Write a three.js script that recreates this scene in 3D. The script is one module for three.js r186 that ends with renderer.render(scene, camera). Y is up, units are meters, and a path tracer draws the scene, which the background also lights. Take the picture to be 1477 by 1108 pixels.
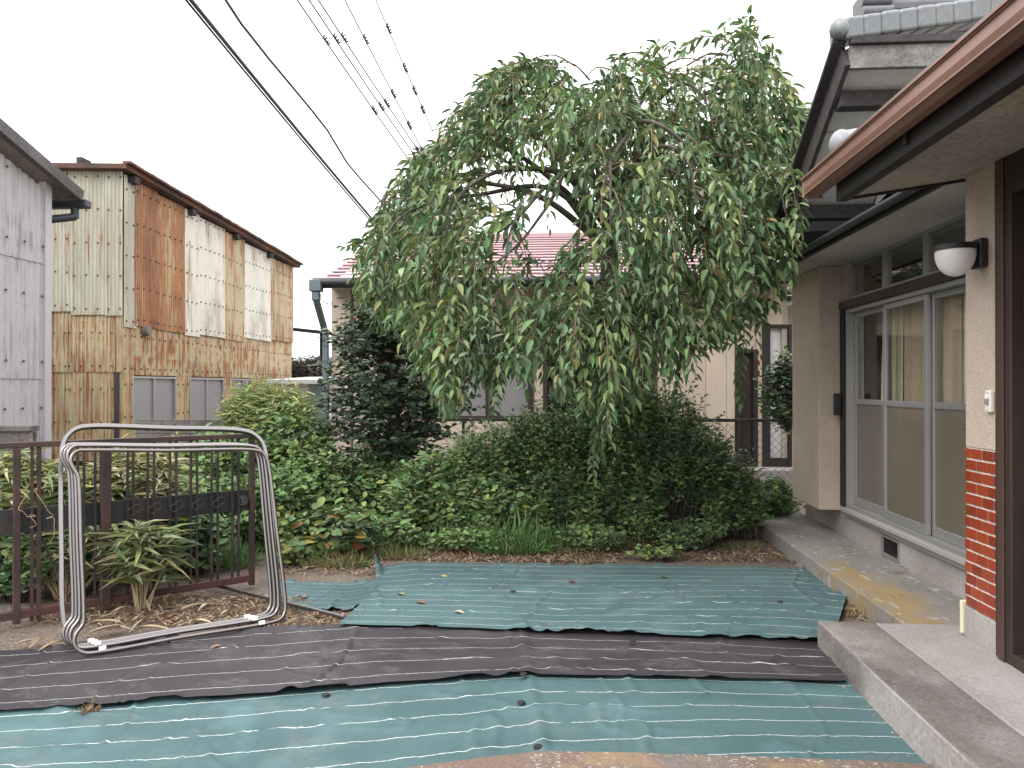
import * as THREE from 'three';
import { mergeGeometries, toCreasedNormals } from 'three/addons/utils/BufferGeometryUtils.js';
import { RoundedBoxGeometry } from 'three/addons/geometries/RoundedBoxGeometry.js';

// ------------------------------------------------------------------ camera, sky, sun, exposure
const W = 1477, H = 1108, F = 1107, EYE = 1.5, YAW = 0.0691, PITCH = 4 / F;
const scene = new THREE.Scene();
const camera = new THREE.PerspectiveCamera(2 * Math.atan(H / 2 / F) * 180 / Math.PI, W / H, 0.05, 400);
camera.rotation.order = 'YXZ';
camera.position.set(0, EYE, 0);
camera.rotation.set(PITCH, YAW, 0);
camera.updateMatrixWorld(true);
{
  // bright overcast sky: brighter overhead, nearly white everywhere
  const w = 64, h = 32, d = new Float32Array(w * h * 4);
  for (let j = 0; j < h; j++) for (let i = 0; i < w; i++) {
    const el = ((j + 0.5) / h - 0.5) * Math.PI, s = Math.sin(el);
    const k = s > 0 ? 1.15 + 1.25 * s : 0.35, o = (j * w + i) * 4;
    d[o] = k; d[o + 1] = k * 0.992; d[o + 2] = k * 1.01; d[o + 3] = 1;
  }
  const t = new THREE.DataTexture(d, w, h, THREE.RGBAFormat, THREE.FloatType);
  t.mapping = THREE.EquirectangularReflectionMapping; t.magFilter = t.minFilter = THREE.LinearFilter; t.needsUpdate = true;
  scene.background = t; scene.environment = t;
}
const sun = new THREE.DirectionalLight(new THREE.Color(1, 0.97, 0.93), 1.4);
sun.position.set(-9, 12, 2); sun.target.position.set(0, 0, -7);
sun.castShadow = true; sun.shadow.radius = 45; sun.shadow.mapSize.set(2048, 2048);
Object.assign(sun.shadow.camera, { left: -14, right: 14, top: 16, bottom: -16, near: 0.5, far: 50 });
scene.add(sun, sun.target);
const renderer = new THREE.WebGLRenderer({ antialias: true });
renderer.toneMapping = THREE.LinearToneMapping;
renderer.toneMappingExposure = 1.5;
renderer.shadowMap.enabled = true;

// ------------------------------------------------------------------ helpers
const V = (x, y, z) => new THREE.Vector3(x, y, z);
let seed = 12345;
function srand(s) { seed = s >>> 0; }
function R() { seed = (seed + 0x6D2B79F5) >>> 0; let t = seed; t = Math.imul(t ^ (t >>> 15), t | 1); t ^= t + Math.imul(t ^ (t >>> 7), t | 61); return ((t ^ (t >>> 14)) >>> 0) / 4294967296; }
const rr = (a, b) => a + (b - a) * R();
const pick = a => a[Math.floor(R() * a.length)];
const clamp = (x, a = 0, b = 1) => Math.min(b, Math.max(a, x));
const lerp = (a, b, t) => a + (b - a) * t;
const sst = (a, b, x) => { const t = clamp((x - a) / (b - a)); return t * t * (3 - 2 * t); };
// a pixel of the photograph gives a direction; a plane or a distance gives the place
function ray(px, py) { return V((px - W / 2) / F, -(py - H / 2) / F, -1).applyQuaternion(camera.quaternion); }
function P(px, py, d) { return ray(px, py).multiplyScalar(d).add(camera.position); }
function G(px, py, h = 0) { const r = ray(px, py); return r.multiplyScalar((h - EYE) / r.y).add(camera.position); }
function onX(px, py, x) { const r = ray(px, py); return r.multiplyScalar(x / r.x).add(camera.position); }
function onZ(px, py, z) { const r = ray(px, py); return r.multiplyScalar(z / r.z).add(camera.position); }
function interp(tab, x) {
  if (x <= tab[0][0]) return tab[0][1];
  for (let i = 1; i < tab.length; i++) if (x <= tab[i][0]) return lerp(tab[i - 1][1], tab[i][1], (x - tab[i - 1][0]) / (tab[i][0] - tab[i - 1][0]));
  return tab[tab.length - 1][1];
}
// periodic value noise
const HT = new Float32Array(65536); { srand(77); for (let i = 0; i < 65536; i++) HT[i] = R(); }
function vn(x, y, px, py, s = 0) {
  const xi = Math.floor(x), yi = Math.floor(y); let fx = x - xi, fy = y - yi;
  fx = fx * fx * (3 - 2 * fx); fy = fy * fy * (3 - 2 * fy);
  const h = (a, b) => { a = ((a % px) + px) % px; b = ((b % py) + py) % py; return HT[(a * 131 + b * 7919 + s * 2357) & 65535]; };
  return lerp(lerp(h(xi, yi), h(xi + 1, yi), fx), lerp(h(xi, yi + 1), h(xi + 1, yi + 1), fx), fy);
}
function fbm(u, v, fx, fy, oct = 4, s = 0) { let a = 0, w = 0.5, t = 0; for (let o = 0; o < oct; o++) { a += w * vn(u * fx, v * fy, fx, fy, s + o * 13); t += w; w *= 0.5; fx *= 2; fy *= 2; } return a / t; }
const toS = c => { c = clamp(c); return 255 * (c <= 0.0031308 ? 12.92 * c : 1.055 * Math.pow(c, 1 / 2.4) - 0.055); };
function tex(w, h, fn, srgb = true) {   // fn(u, v) -> linear [r,g,b] or one number
  const d = new Uint8Array(w * h * 4);
  for (let j = 0; j < h; j++) for (let i = 0; i < w; i++) {
    const c = fn((i + 0.5) / w, (j + 0.5) / h), o = (j * w + i) * 4;
    if (typeof c === 'number') { d[o] = d[o + 1] = d[o + 2] = 255 * clamp(c); }
    else for (let k = 0; k < 3; k++) d[o + k] = srgb ? toS(c[k]) : 255 * clamp(c[k]);
    d[o + 3] = 255;
  }
  const t = new THREE.DataTexture(d, w, h, THREE.RGBAFormat);
  t.wrapS = t.wrapT = THREE.RepeatWrapping; t.magFilter = THREE.LinearFilter; t.minFilter = THREE.LinearMipmapLinearFilter; t.generateMipmaps = true;
  if (srgb) t.colorSpace = THREE.SRGBColorSpace;
  t.needsUpdate = true; return t;
}
const mix3 = (a, b, t) => [lerp(a[0], b[0], t), lerp(a[1], b[1], t), lerp(a[2], b[2], t)];
const mul3 = (a, k) => [a[0] * k, a[1] * k, a[2] * k];
function mat(c, rough = 0.8, extra = {}) { const m = new THREE.MeshStandardMaterial({ roughness: rough, side: THREE.DoubleSide, ...extra }); if (c) m.color.setRGB(...c); return m; }
function pmat(c, rough = 0.8, extra = {}) { const m = new THREE.MeshPhysicalMaterial({ roughness: rough, side: THREE.DoubleSide, ...extra }); if (c) m.color.setRGB(...c); return m; }

const used = {};
function uname(n) { if (!(n in used)) { used[n] = 0; return n; } used[n]++; return n + '_' + String(used[n]).padStart(3, '0'); }
function shadow(o) { o.castShadow = o.receiveShadow = true; return o; }
function tag(o, label, category, group, kind) { if (label) o.userData.label = label; if (category) o.userData.category = category; if (group) o.userData.group = group; if (kind) o.userData.kind = kind; return o; }
function thing(name, label, category, group, pos) { const g = new THREE.Group(); g.name = uname(name); if (pos) g.position.copy(pos); scene.add(g); return tag(g, label, category, group); }
function part(name, geo, m, parent) { const o = shadow(new THREE.Mesh(geo, m)); o.name = name; parent.add(o); return o; }
function solo(name, geo, m, label, category, group, kind) { const o = shadow(new THREE.Mesh(geo, m)); o.name = uname(name); scene.add(o); return tag(o, label, category, group, kind); }
function struct(name, geo, m) { return solo(name, geo, m, null, null, null, 'structure'); }
// uv in metres from the face normal
function uvm(g, s = 1) {
  if (g.index) g = g.toNonIndexed();
  const p = g.attributes.position, n = p.count, uv = new Float32Array(n * 2), a = V(), b = V(), c = V(), e = V(), f = V();
  for (let i = 0; i < n; i += 3) {
    a.fromBufferAttribute(p, i); b.fromBufferAttribute(p, i + 1); c.fromBufferAttribute(p, i + 2);
    e.subVectors(b, a).cross(f.subVectors(c, a)); const ax = Math.abs(e.x), ay = Math.abs(e.y), az = Math.abs(e.z);
    [a, b, c].forEach((q, k) => { const o = (i + k) * 2; if (ay >= ax && ay >= az) { uv[o] = q.x * s; uv[o + 1] = q.z * s; } else if (ax >= az) { uv[o] = q.z * s; uv[o + 1] = q.y * s; } else { uv[o] = q.x * s; uv[o + 1] = q.y * s; } });
  }
  g.setAttribute('uv', new THREE.BufferAttribute(uv, 2)); return g;
}
// box given by its two corners, slightly rounded when b > 0
function bx(x0, x1, y0, y1, z0, z1, b = 0) {
  const w = Math.abs(x1 - x0), h = Math.abs(y1 - y0), d = Math.abs(z1 - z0);
  const g = b > 0 ? new RoundedBoxGeometry(w, h, d, 2, Math.min(b, w / 2.2, h / 2.2, d / 2.2)) : new THREE.BoxGeometry(w, h, d);
  g.translate((x0 + x1) / 2, (y0 + y1) / 2, (z0 + z1) / 2); return uvm(g);
}
function bar(a, b, w, h, up = V(0, 1, 0)) {   // box along a-b, width w across, height h along up
  const dir = V().subVectors(b, a), L = dir.length(); dir.normalize();
  const side = V().crossVectors(dir, up).normalize(), u = V().crossVectors(side, dir);
  const g = new RoundedBoxGeometry(w, h, L, 1, Math.min(w, h) * 0.12);
  g.applyMatrix4(new THREE.Matrix4().makeBasis(side, u, dir.clone().negate()).setPosition(V().addVectors(a, b).multiplyScalar(0.5)));
  return uvm(g);
}
function rod(a, b, r0, r1 = r0, n = 8) {
  const dir = V().subVectors(b, a), L = dir.length(); const g = new THREE.CylinderGeometry(r1, r0, L, n, 1);
  g.translate(0, L / 2, 0); g.applyQuaternion(new THREE.Quaternion().setFromUnitVectors(V(0, 1, 0), dir.normalize())); g.translate(a.x, a.y, a.z); return g;
}
// swept tapering tube along points with radii
function limb(pts, r0, r1, n = 6, seg = 0) {
  const c = new THREE.CatmullRomCurve3(pts); seg = seg || Math.max(3, pts.length * 3);
  const fr = c.computeFrenetFrames(seg, false), pos = [], uv = [], idx = [];
  for (let i = 0; i <= seg; i++) {
    const t = i / seg, p = c.getPointAt(t), r = lerp(r0, r1, t);
    for (let j = 0; j <= n; j++) { const a = j / n * Math.PI * 2; const v = fr.normals[i].clone().multiplyScalar(Math.cos(a) * r).addScaledVector(fr.binormals[i], Math.sin(a) * r).add(p); pos.push(v.x, v.y, v.z); uv.push(j / n, t * 4); }
  }
  for (let i = 0; i < seg; i++) for (let j = 0; j < n; j++) { const a = i * (n + 1) + j, b = a + n + 1; idx.push(a, b, a + 1, b, b + 1, a + 1); }
  const g = new THREE.BufferGeometry(); g.setAttribute('position', new THREE.Float32BufferAttribute(pos, 3)); g.setAttribute('uv', new THREE.Float32BufferAttribute(uv, 2)); g.setIndex(idx); g.computeVertexNormals(); return g;
}
function strip(g) { if (g.index) g = g.toNonIndexed(); for (const k of Object.keys(g.attributes)) if (!['position', 'normal', 'uv'].includes(k)) g.deleteAttribute(k); return g; }
const merge = a => mergeGeometries(a.map(strip));

// corrugated sheet in x (width) / y (height), waves in z, lower left corner at 0,0
function corrugated(w, h, pitch, amp, per = 6, rows = 1, bow = 0) {
  const n = Math.max(4, Math.round(w / pitch * per)), g = new THREE.PlaneGeometry(w, h, n, rows), p = g.attributes.position;
  for (let i = 0; i < p.count; i++) { const x = p.getX(i) + w / 2, y = p.getY(i) + h / 2; p.setXYZ(i, x, y, amp * Math.sin(x / pitch * 2 * Math.PI) + bow * Math.sin(x * 1.7 + y * 0.9)); }
  g.computeVertexNormals(); return g;
}

// ------------------------------------------------------------------ materials
const speck = (u, v, f, s) => vn(u * f, v * f, f, f, s);
const sharedBump = {}, sharedRep = {};
function grainMat(base, { rough = 0.9, amp = 0.25, coarse = 0.25, fine = 120, bump = 0.004, size = 256, rep = 0.5, s = 0, tintAt = 0.45, spots = 0, spotCol = [0.05, 0.05, 0.05], tint = null } = {}) {
  const map = tex(size, size, (u, v) => {
    let k = 1 + amp * (speck(u, v, fine, s) - 0.5) * 2 * (0.5 + speck(u, v, fine / 4, s + 3)) + coarse * (fbm(u, v, 4, 4, 4, s + 5) - 0.5) * 2;
    let c = mul3(base, k);
    if (tint) c = mix3(c, mul3(tint, k), sst(tintAt, tintAt + 0.3, fbm(u, v, 3, 3, 5, s + 21)));
    if (spots) c = mix3(c, spotCol, sst(1 - spots, 1 - spots + 0.06, speck(u, v, fine * 0.7, s + 9)));
    return c;
  });
  const key = fine > 100 ? 'fine' : 'coarse'; if (bump && !sharedBump[key]) { const f = key === 'fine' ? 160 : 64; sharedBump[key] = tex(512, 512, (u, v) => 0.6 * speck(u, v, f / 2, 3) + 0.25 * speck(u, v, f, 4) + 0.15 * fbm(u, v, 8, 8, 3, 5), false); }
  map.repeat.set(rep, rep); const bm = bump ? sharedBump[key] : null;
  if (bm) { let c = sharedRep[key + rep]; if (!c) { c = sharedRep[key + rep] = bm.clone(); c.repeat.set(rep, rep); c.needsUpdate = true; } return mat(null, rough, { map, bumpMap: c, bumpScale: bump }); }
  return mat(null, rough, { map });
}
const M = {};
M.stucco = grainMat([0.47, 0.385, 0.315], { amp: 0.22, coarse: 0.1, fine: 240, bump: 0.003, rep: 1.1, s: 1, size: 512, spots: 0.06, spotCol: [0.25, 0.20, 0.165] });
M.plaster = grainMat([0.62, 0.62, 0.57], { amp: 0.06, coarse: 0.12, bump: 0.002, s: 2 });
M.soffit = grainMat([0.50, 0.465, 0.43], { amp: 0.15, coarse: 0.25, bump: 0.002, s: 4 });
M.soffitPale = grainMat([0.55, 0.53, 0.50], { amp: 0.08, coarse: 0.15, s: 5 });
M.soffitBeige = grainMat([0.40, 0.345, 0.28], { amp: 0.25, coarse: 0.2, fine: 120, bump: 0.003, s: 6 });
M.concrete = grainMat([0.285, 0.26, 0.245], { size: 512,  amp: 0.2, coarse: 0.25, fine: 200, bump: 0.003, s: 7, spots: 0.06, spotCol: [0.40, 0.38, 0.355], tint: [0.125, 0.108, 0.097], tintAt: 0.36 });
M.concreteLight = grainMat([0.34, 0.315, 0.30], { size: 512,  amp: 0.14, coarse: 0.2, fine: 200, bump: 0.002, s: 8, tint: [0.27, 0.245, 0.23] });
M.block = grainMat([0.20, 0.18, 0.165], { amp: 0.3, coarse: 0.5, bump: 0.008, s: 9, tint: [0.09, 0.08, 0.075] });
M.beige = grainMat([0.52, 0.44, 0.36], { amp: 0.05, coarse: 0.12, bump: 0.001, s: 10, rep: 0.35 });
M.brown = grainMat([0.034, 0.02, 0.016], { rough: 0.6, amp: 0.15, coarse: 0.3, bump: 0.001, s: 11 });
M.darkFascia = grainMat([0.012, 0.009, 0.009], { rough: 0.6, amp: 0.2, coarse: 0.3, bump: 0.001, s: 12 });
M.weatherWood = grainMat([0.13, 0.12, 0.115], { amp: 0.3, coarse: 0.55, fine: 90, bump: 0.004, s: 13, tint: [0.26, 0.25, 0.24], rep: 1.2 });
M.darkWood = grainMat([0.045, 0.04, 0.04], { amp: 0.3, coarse: 0.4, bump: 0.003, s: 14 });
M.copper = grainMat([0.22, 0.12, 0.09], { rough: 0.42, amp: 0.06, coarse: 0.25, bump: 0.0006, s: 15, tint: [0.17, 0.085, 0.06] });
M.alu = mat([0.34, 0.335, 0.33], 0.45, { metalness: 0.5 });
M.steel = mat([0.235, 0.222, 0.22], 0.27, { metalness: 0.95 });
M.rustySteel = mat([0.205, 0.187, 0.178], 0.32, { metalness: 0.95 });
M.white = mat([0.75, 0.74, 0.72], 0.5);
M.black = mat([0.015, 0.014, 0.016], 0.5);
M.glass = pmat([0.96, 0.97, 0.96], 0.04, { transmission: 1, thickness: 0, ior: 1.5 });
M.frost = pmat([0.66, 0.615, 0.54], 0.33, { transmission: 0.88, thickness: 0 });
M.paneGrey = pmat([0.24, 0.235, 0.24], 0.35);
M.paneWhite = pmat([0.6, 0.6, 0.6], 0.3);
M.curtain = grainMat([0.60, 0.54, 0.38], { amp: 0.08, coarse: 0.06, bump: 0, s: 16 });
M.curtainBrown = grainMat([0.36, 0.28, 0.20], { amp: 0.08, coarse: 0.1, bump: 0, s: 17 });
M.tileGrey = grainMat([0.23, 0.245, 0.255], { rough: 0.45, amp: 0.1, coarse: 0.35, bump: 0.001, s: 18, tint: [0.14, 0.15, 0.155] });
M.tileDark = grainMat([0.12, 0.125, 0.135], { rough: 0.45, amp: 0.1, coarse: 0.35, bump: 0.001, s: 19 });
M.gutter = mat([0.03, 0.035, 0.042], 0.5);
M.downpipe = grainMat([0.10, 0.135, 0.155], { rough: 0.6, amp: 0.1, coarse: 0.3, bump: 0.0005, s: 20 });
M.ironBrown = grainMat([0.034, 0.022, 0.021], { rough: 0.65, amp: 0.3, coarse: 0.4, bump: 0.001, s: 22, tint: [0.07, 0.034, 0.026], rep: 1.5 });
M.ironBlack = grainMat([0.022, 0.021, 0.024], { rough: 0.6, amp: 0.3, coarse: 0.4, bump: 0.001, s: 23, tint: [0.06, 0.04, 0.028], rep: 1.5 });
M.ironRed = grainMat([0.075, 0.028, 0.023], { rough: 0.75, amp: 0.3, coarse: 0.5, bump: 0.002, s: 24, tint: [0.05, 0.03, 0.028], rep: 1.5 });
M.bark = grainMat([0.10, 0.085, 0.07], { amp: 0.4, coarse: 0.4, fine: 64, bump: 0.01, s: 25 });
M.twig = mat([0.17, 0.125, 0.085], 0.85);
M.twigDark = mat([0.07, 0.055, 0.04], 0.9);
M.dry = mat([0.42, 0.33, 0.20], 0.9);
M.wire = mat([0.03, 0.028, 0.035], 0.7);
M.wireGrey = mat([0.2, 0.19, 0.2], 0.7);
M.pole = grainMat([0.38, 0.37, 0.37], { amp: 0.1, coarse: 0.1, s: 26 });
// ------------------------------------------------------------------ ground and paving
{
  const map = tex(1024, 1024, (u, v) => {
    const n = fbm(u, v, 5, 5, 5, 40), f = speck(u, v, 256, 41), g = speck(u, v, 90, 42), st = vn(u * 300, v * 60, 300, 60, 43);
    let c = mix3([0.085, 0.062, 0.048], [0.17, 0.135, 0.11], n);
    c = mul3(c, 0.55 + 0.9 * (0.6 * f + 0.4 * g));
    c = mix3(c, [0.33, 0.28, 0.22], sst(0.86, 0.93, f) * 0.8);
    c = mix3(c, [0.30, 0.19, 0.10], sst(0.78, 0.9, st) * sst(0.4, 0.6, vn(u * 14, v * 14, 14, 14, 44)) * 0.8);
    return c;
  });
  const bm = tex(512, 512, (u, v) => 0.6 * speck(u, v, 128, 41) + 0.4 * fbm(u, v, 12, 12, 4, 45), false);
  map.repeat.set(0.45, 0.45); bm.repeat.set(0.45, 0.45);
  M.soil = mat(null, 0.97, { map, bumpMap: bm, bumpScale: 0.015 });
  const g = new THREE.PlaneGeometry(160, 160, 200, 200); g.rotateX(-Math.PI / 2); g.translate(0, 0, -50);
  const p = g.attributes.position;
  const gg = new THREE.PlaneGeometry(16, 16, 220, 220); gg.rotateX(-Math.PI / 2); gg.translate(0, 0, -5);
  const q = gg.attributes.position;
  for (let i = 0; i < q.count; i++) { const x = q.getX(i), z = q.getZ(i), e = Math.min(1, (8 - Math.abs(x)) / 2, (8 - Math.abs(z + 5)) / 2); q.setY(i, -0.012 + 0.02 * Math.max(0, e) * (fbm(x / 16 + 5, z / 16 + 5, 24, 24, 4, 3) - 0.5)); }
  for (let i = 0; i < p.count; i++) p.setY(i, -0.03 - 0.002);
  gg.computeVertexNormals();
  const fix = geo => { const a = geo.attributes.position, uv = geo.attributes.uv; for (let i = 0; i < a.count; i++) uv.setXY(i, a.getX(i), a.getZ(i)); return geo; };
  struct('ground', merge([fix(gg), fix(g)]), M.soil);
}
// concrete step before the entrance door
const PX = 1.43, PZ = -4.47, PH = 0.173;
function slab(poly, y0, y1, bevel, name, m) {    // poly in [x, z]
  const s = new THREE.Shape(); poly.forEach(([x, z], i) => i ? s.lineTo(x, -z) : s.moveTo(x, -z)); s.closePath();
  const g = new THREE.ExtrudeGeometry(s, { depth: y1 - y0 - bevel, bevelEnabled: bevel > 0, bevelThickness: bevel, bevelSize: bevel, bevelOffset: -bevel, bevelSegments: 2 });
  g.rotateX(-Math.PI / 2); g.translate(0, y0, 0);
  return struct(name, uvm(g), m);
}
{
  // worn outer border, smoother inner field, real groove between them
  const step = slab([[PX, PZ], [PX, 1.2], [1.735, 1.2], [1.735, PZ]], 0, PH, 0.012, 'entrance_step', M.concrete);
  part('step_field', bx(1.747, 2.6, -0.02, PH - 0.004, PZ + 0.01, 1.2, 0.006), M.concreteLight, step);
  srand(5);
  for (let i = 0; i < 16; i++) {    // chipped mortar crumbs along the foot of the step
    const z = rr(-4.3, -2.6), s = rr(0.005, 0.012), g = new THREE.IcosahedronGeometry(s, 0); g.scale(1, 0.6, 1.3); g.rotateY(R() * 6); g.translate(PX - rr(0.01, 0.05), s * 0.3, z);
    tag(part('crumb', uvm(g), M.concrete, step), null, null, null);
  }
}
{
  const wz0 = -4.475, wz1 = -8.75, wx0 = 1.95, wx1 = 2.6, Lz = wz0 - wz1;
  const a = G(1255, 836, 0.13), b = G(1300, 884, 0.13), yz = (a.z + b.z) / 2;
  const map = tex(512, 2048, (u, v) => {
    const x = wx0 + u * (wx1 - wx0), z = wz1 + v * Lz;
    let k = 1 + 0.25 * (speck(u, v, 200, 50) - 0.5) + 0.5 * (fbm(u, v, 3, 14, 4, 51) - 0.5);
    let c = mul3([0.215, 0.198, 0.182], k);
    const n = fbm(u, v, 6, 30, 5, 52);
    const d = Math.hypot((x - 2.12) / 0.2, (z + 5.25) / 0.95);
    const y = sst(1.25, 0.3, d + (n - 0.5) * 1.5) * (0.55 + 0.6 * fbm(u, v, 30, 140, 3, 53));
    c = mix3(c, [0.30, 0.20, 0.055], clamp(y) * 0.8);
    c = mix3(c, [0.42, 0.40, 0.37], sst(0.7, 0.76, fbm(u, v, 14, 60, 4, 54)) * 0.6);
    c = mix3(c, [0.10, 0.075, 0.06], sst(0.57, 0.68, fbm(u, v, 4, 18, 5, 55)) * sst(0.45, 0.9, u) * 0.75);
    const ck = Math.abs(fbm(u, v, 3, 6, 4, 56) - 0.5); c = mul3(c, 1 - 0.5 * sst(0.006, 0.0, ck));
    return c;
  });
  const m = mat(null, 0.92, { map, bumpMap: M.concrete.bumpMap, bumpScale: 0.003 });
  const s = slab([[wx0, wz0], [wx0, wz1], [wx1, wz1], [wx1, wz0]].reverse(), 0, 0.135, 0.01, 'concrete_walkway', m);
  const p = s.geometry.attributes.position, uv = s.geometry.attributes.uv;
  for (let i = 0; i < p.count; i++) uv.setXY(i, (p.getX(i) - wx0 + p.getY(i) * 0.3) / (wx1 - wx0), (p.getZ(i) - wz1) / Lz);
}
{
  // rust-stained concrete kerb at the near edge of the mats
  const pts = [[380, 1150], [520, 1116], [600, 1104], [690, 1092], [780, 1082], [900, 1084], [1100, 1090], [1250, 1096], [1370, 1102], [1400, 1112]].map(([a, b]) => G(a, b, 0.05));
  const poly = pts.map(p => [p.x, p.z]); poly.push([1.41, -2.3], [-0.9, -2.3]); poly.forEach(p => { if (p[0] > 1.41) p[0] = 1.41; });
  const map = tex(1024, 512, (u, v) => {
    const n = fbm(u, v, 8, 4, 5, 60), s = speck(u, v, 300, 61);
    let c = mix3([0.145, 0.122, 0.112], [0.155, 0.108, 0.085], sst(0.35, 0.65, n));
    c = mul3(c, 0.7 + 0.6 * s); c = mix3(c, [0.36, 0.34, 0.31], sst(0.8, 0.86, speck(u, v, 140, 62)) * sst(0.42, 0.6, fbm(u, v, 5, 3, 3, 63)));
    c = mix3(c, [0.28, 0.19, 0.09], sst(0.6, 0.75, fbm(u, v, 6, 5, 4, 64)) * 0.5);
    return c;
  });
  map.repeat.set(0.6, 1);
  slab(poly.reverse(), 0, 0.05, 0.008, 'concrete_kerb', mat(null, 0.95, { map, bumpMap: M.concrete.bumpMap, bumpScale: 0.005 }));
}

// ------------------------------------------------------------------ weed-control mats
function matTex(base, dark, s, lines) {
  return tex(2048, 512, (u, v) => {
    const weave = 0.9 + 0.1 * Math.sin(u * 2048 * 1.57) * Math.sin(v * 512 * 1.57) + 0.12 * (speck(u, v, 256, s) - 0.5);
    let c = mul3(mix3(base, dark, sst(0.35, 0.75, fbm(u, v, 9, 4, 4, s + 1))), weave);
    c = mix3(c, mul3(base, 1.35), sst(0.55, 0.8, fbm(u, v, 14, 5, 5, s + 7)) * 0.5);       // dust
    c = mix3(c, mul3([0.20, 0.17, 0.14], 0.6 + 0.7 * speck(u, v, 256, s + 8)), sst(0.6, 0.72, fbm(u, v, 22, 6, 6, s + 10)) * 0.2 * sst(0.3, 0.6, speck(u, v, 170, s + 12)));   // dried mud
    const wob = 0.011 * (fbm(u, v * 0 + 0.3, 40, 4, 3, s + 2) - 0.5) + 0.005 * (vn(u * 160, 0.5, 160, 1, s + 3) - 0.5);
    for (let k = 0; k < lines; k++) {
      const y = (k + 0.5) / lines, d = Math.abs(v + wob + 0.006 * (vn(u * 30 + k * 7, k + 0.5, 30, 8, s) - 0.5) - y);
      const on = sst(0.08, 0.2, vn(u * 46 + k * 11.3, k + 0.5, 46, 9, s + 4)), th = 0.0017 * (0.6 + 0.8 * vn(u * 300, k + 0.5, 300, 9, s + 5));
      c = mix3(c, [0.66, 0.67, 0.64], sst(th * 1.6, th * 0.5, d) * on * 0.9);
    }
    return c;
  });
}
const greenTex = matTex([0.064, 0.128, 0.134], [0.048, 0.104, 0.11], 70, 7), blackTex = matTex([0.037, 0.031, 0.036], [0.028, 0.023, 0.028], 80, 5);
M.matGreen = mat(null, 0.62, { map: greenTex }); M.matBlack = mat(null, 0.55, { map: blackTex });
// creases: narrow ridges running at fixed places, plus soft billows
function wrinkle(x, z, s) {
  const X = x / 16 + 3, Z = z / 16 + 3;
  let h = 0.006 * (fbm(X, Z, 26, 34, 3, s) - 0.45);
  const r1 = Math.abs(fbm(X + 0.13, Z, 14, 10, 4, s + 5) - 0.5), r2 = Math.abs(fbm(X, Z + 0.2, 9, 22, 4, s + 9) - 0.5);
  h += 0.010 * sst(0.016, 0.0, r1) + 0.009 * sst(0.012, 0.0, r2) + 0.006 * sst(0.010, 0.0, Math.abs(fbm(X + 0.4, Z + 0.1, 30, 8, 3, s + 13) - 0.5));
  return h;
}
function groundCurve(tab) { const p = tab.map(([a, b]) => G(a, b)); return t => { const k = clamp(t) * (p.length - 1), i = Math.min(p.length - 2, Math.floor(k)); return p[i].clone().lerp(p[i + 1], k - i); }; }
function weedMat(top, bot, y0, m, s, label, opt = {}) {
  const A = groundCurve(top), B = groundCurve(bot), nu = opt.nu || 300, nv = 70, pos = [], uv = [], idx = [];
  const L = A(0).distanceTo(A(1));
  for (let j = 0; j <= nv; j++) for (let i = 0; i <= nu; i++) {
    const u = i / nu, v = j / nv, a = A(u), b = B(u);
    // ragged edges
    const eg = 0.014 * (fbm(u, s * 0.1, 40, 4, 4, s) - 0.5); a.z += eg * 2; b.z += 0.012 * (fbm(u, 0.4, 44, 4, 4, s + 1) - 0.5);
    const p = a.clone().lerp(b, v);
    let h = y0 + Math.max(0, 0.004 + wrinkle(p.x, p.z, s));
    const e = Math.min(v, 1 - v) * nv;   // lifted, curling hems
    if (e < 5) h += (1 - e / 5) * 0.016 * sst(0.5, 0.72, fbm(u, v < 0.5 ? 0.1 : 0.6, 22, 4, 3, s + 2));
    if (opt.seam) { const sx = opt.seam(p.z), d = Math.abs(p.x - sx); h += 0.014 * sst(0.05, 0, d) * (0.4 + 0.9 * fbm(u, v, 60, 14, 2, s + 4)); }
    if (opt.lift) h += opt.lift(p, u, v);
    pos.push(p.x, h, p.z); uv.push(u * L / 4 + s * 0.037, 1 - v);
  }
  for (let j = 0; j < nv; j++) for (let i = 0; i < nu; i++) { const a = j * (nu + 1) + i, b = a + nu + 1; idx.push(a, b, a + 1, b, b + 1, a + 1); }
  const g = new THREE.BufferGeometry(); g.setAttribute('position', new THREE.Float32BufferAttribute(pos, 3)); g.setAttribute('uv', new THREE.Float32BufferAttribute(uv, 2)); g.setIndex(idx); g.computeVertexNormals();
  return solo('weed_mat', g, m, label, 'ground mat', 'weed mats laid over the yard');
}
const seamX = z => { const a = G(752, 918), b = G(785, 1085); return lerp(a.x, b.x, (z - a.z) / (b.z - a.z)); };
weedMat([[-420, 1060], [0, 1027], [250, 1008], [470, 990], [750, 970], [980, 974], [1225, 982]], [[-760, 1230], [-160, 1230], [200, 1230], [520, 1200], [850, 1150], [1150, 1130], [1372, 1126]], 0.0, M.matGreen, 3, 'green weed mat with white lines, along the kerb in front of the dark mat', { seam: seamX });
weedMat([[-300, 960], [0, 947], [120, 937], [300, 921], [420, 911], [500, 905], [750, 908], [1000, 916], [1190, 930]], [[-420, 1068], [0, 1033], [130, 1025], [250, 1016], [420, 1005], [560, 992], [750, 980], [980, 983], [1222, 990]], 0.023, M.matBlack, 5, 'dark grey weed mat with white lines, under the foot of the bent steel frames', { seam: seamX, lift: (p, u, v) => 0.05 * sst(0.16, 0.02, u) * sst(0.25, 0.0, v) });
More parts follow.
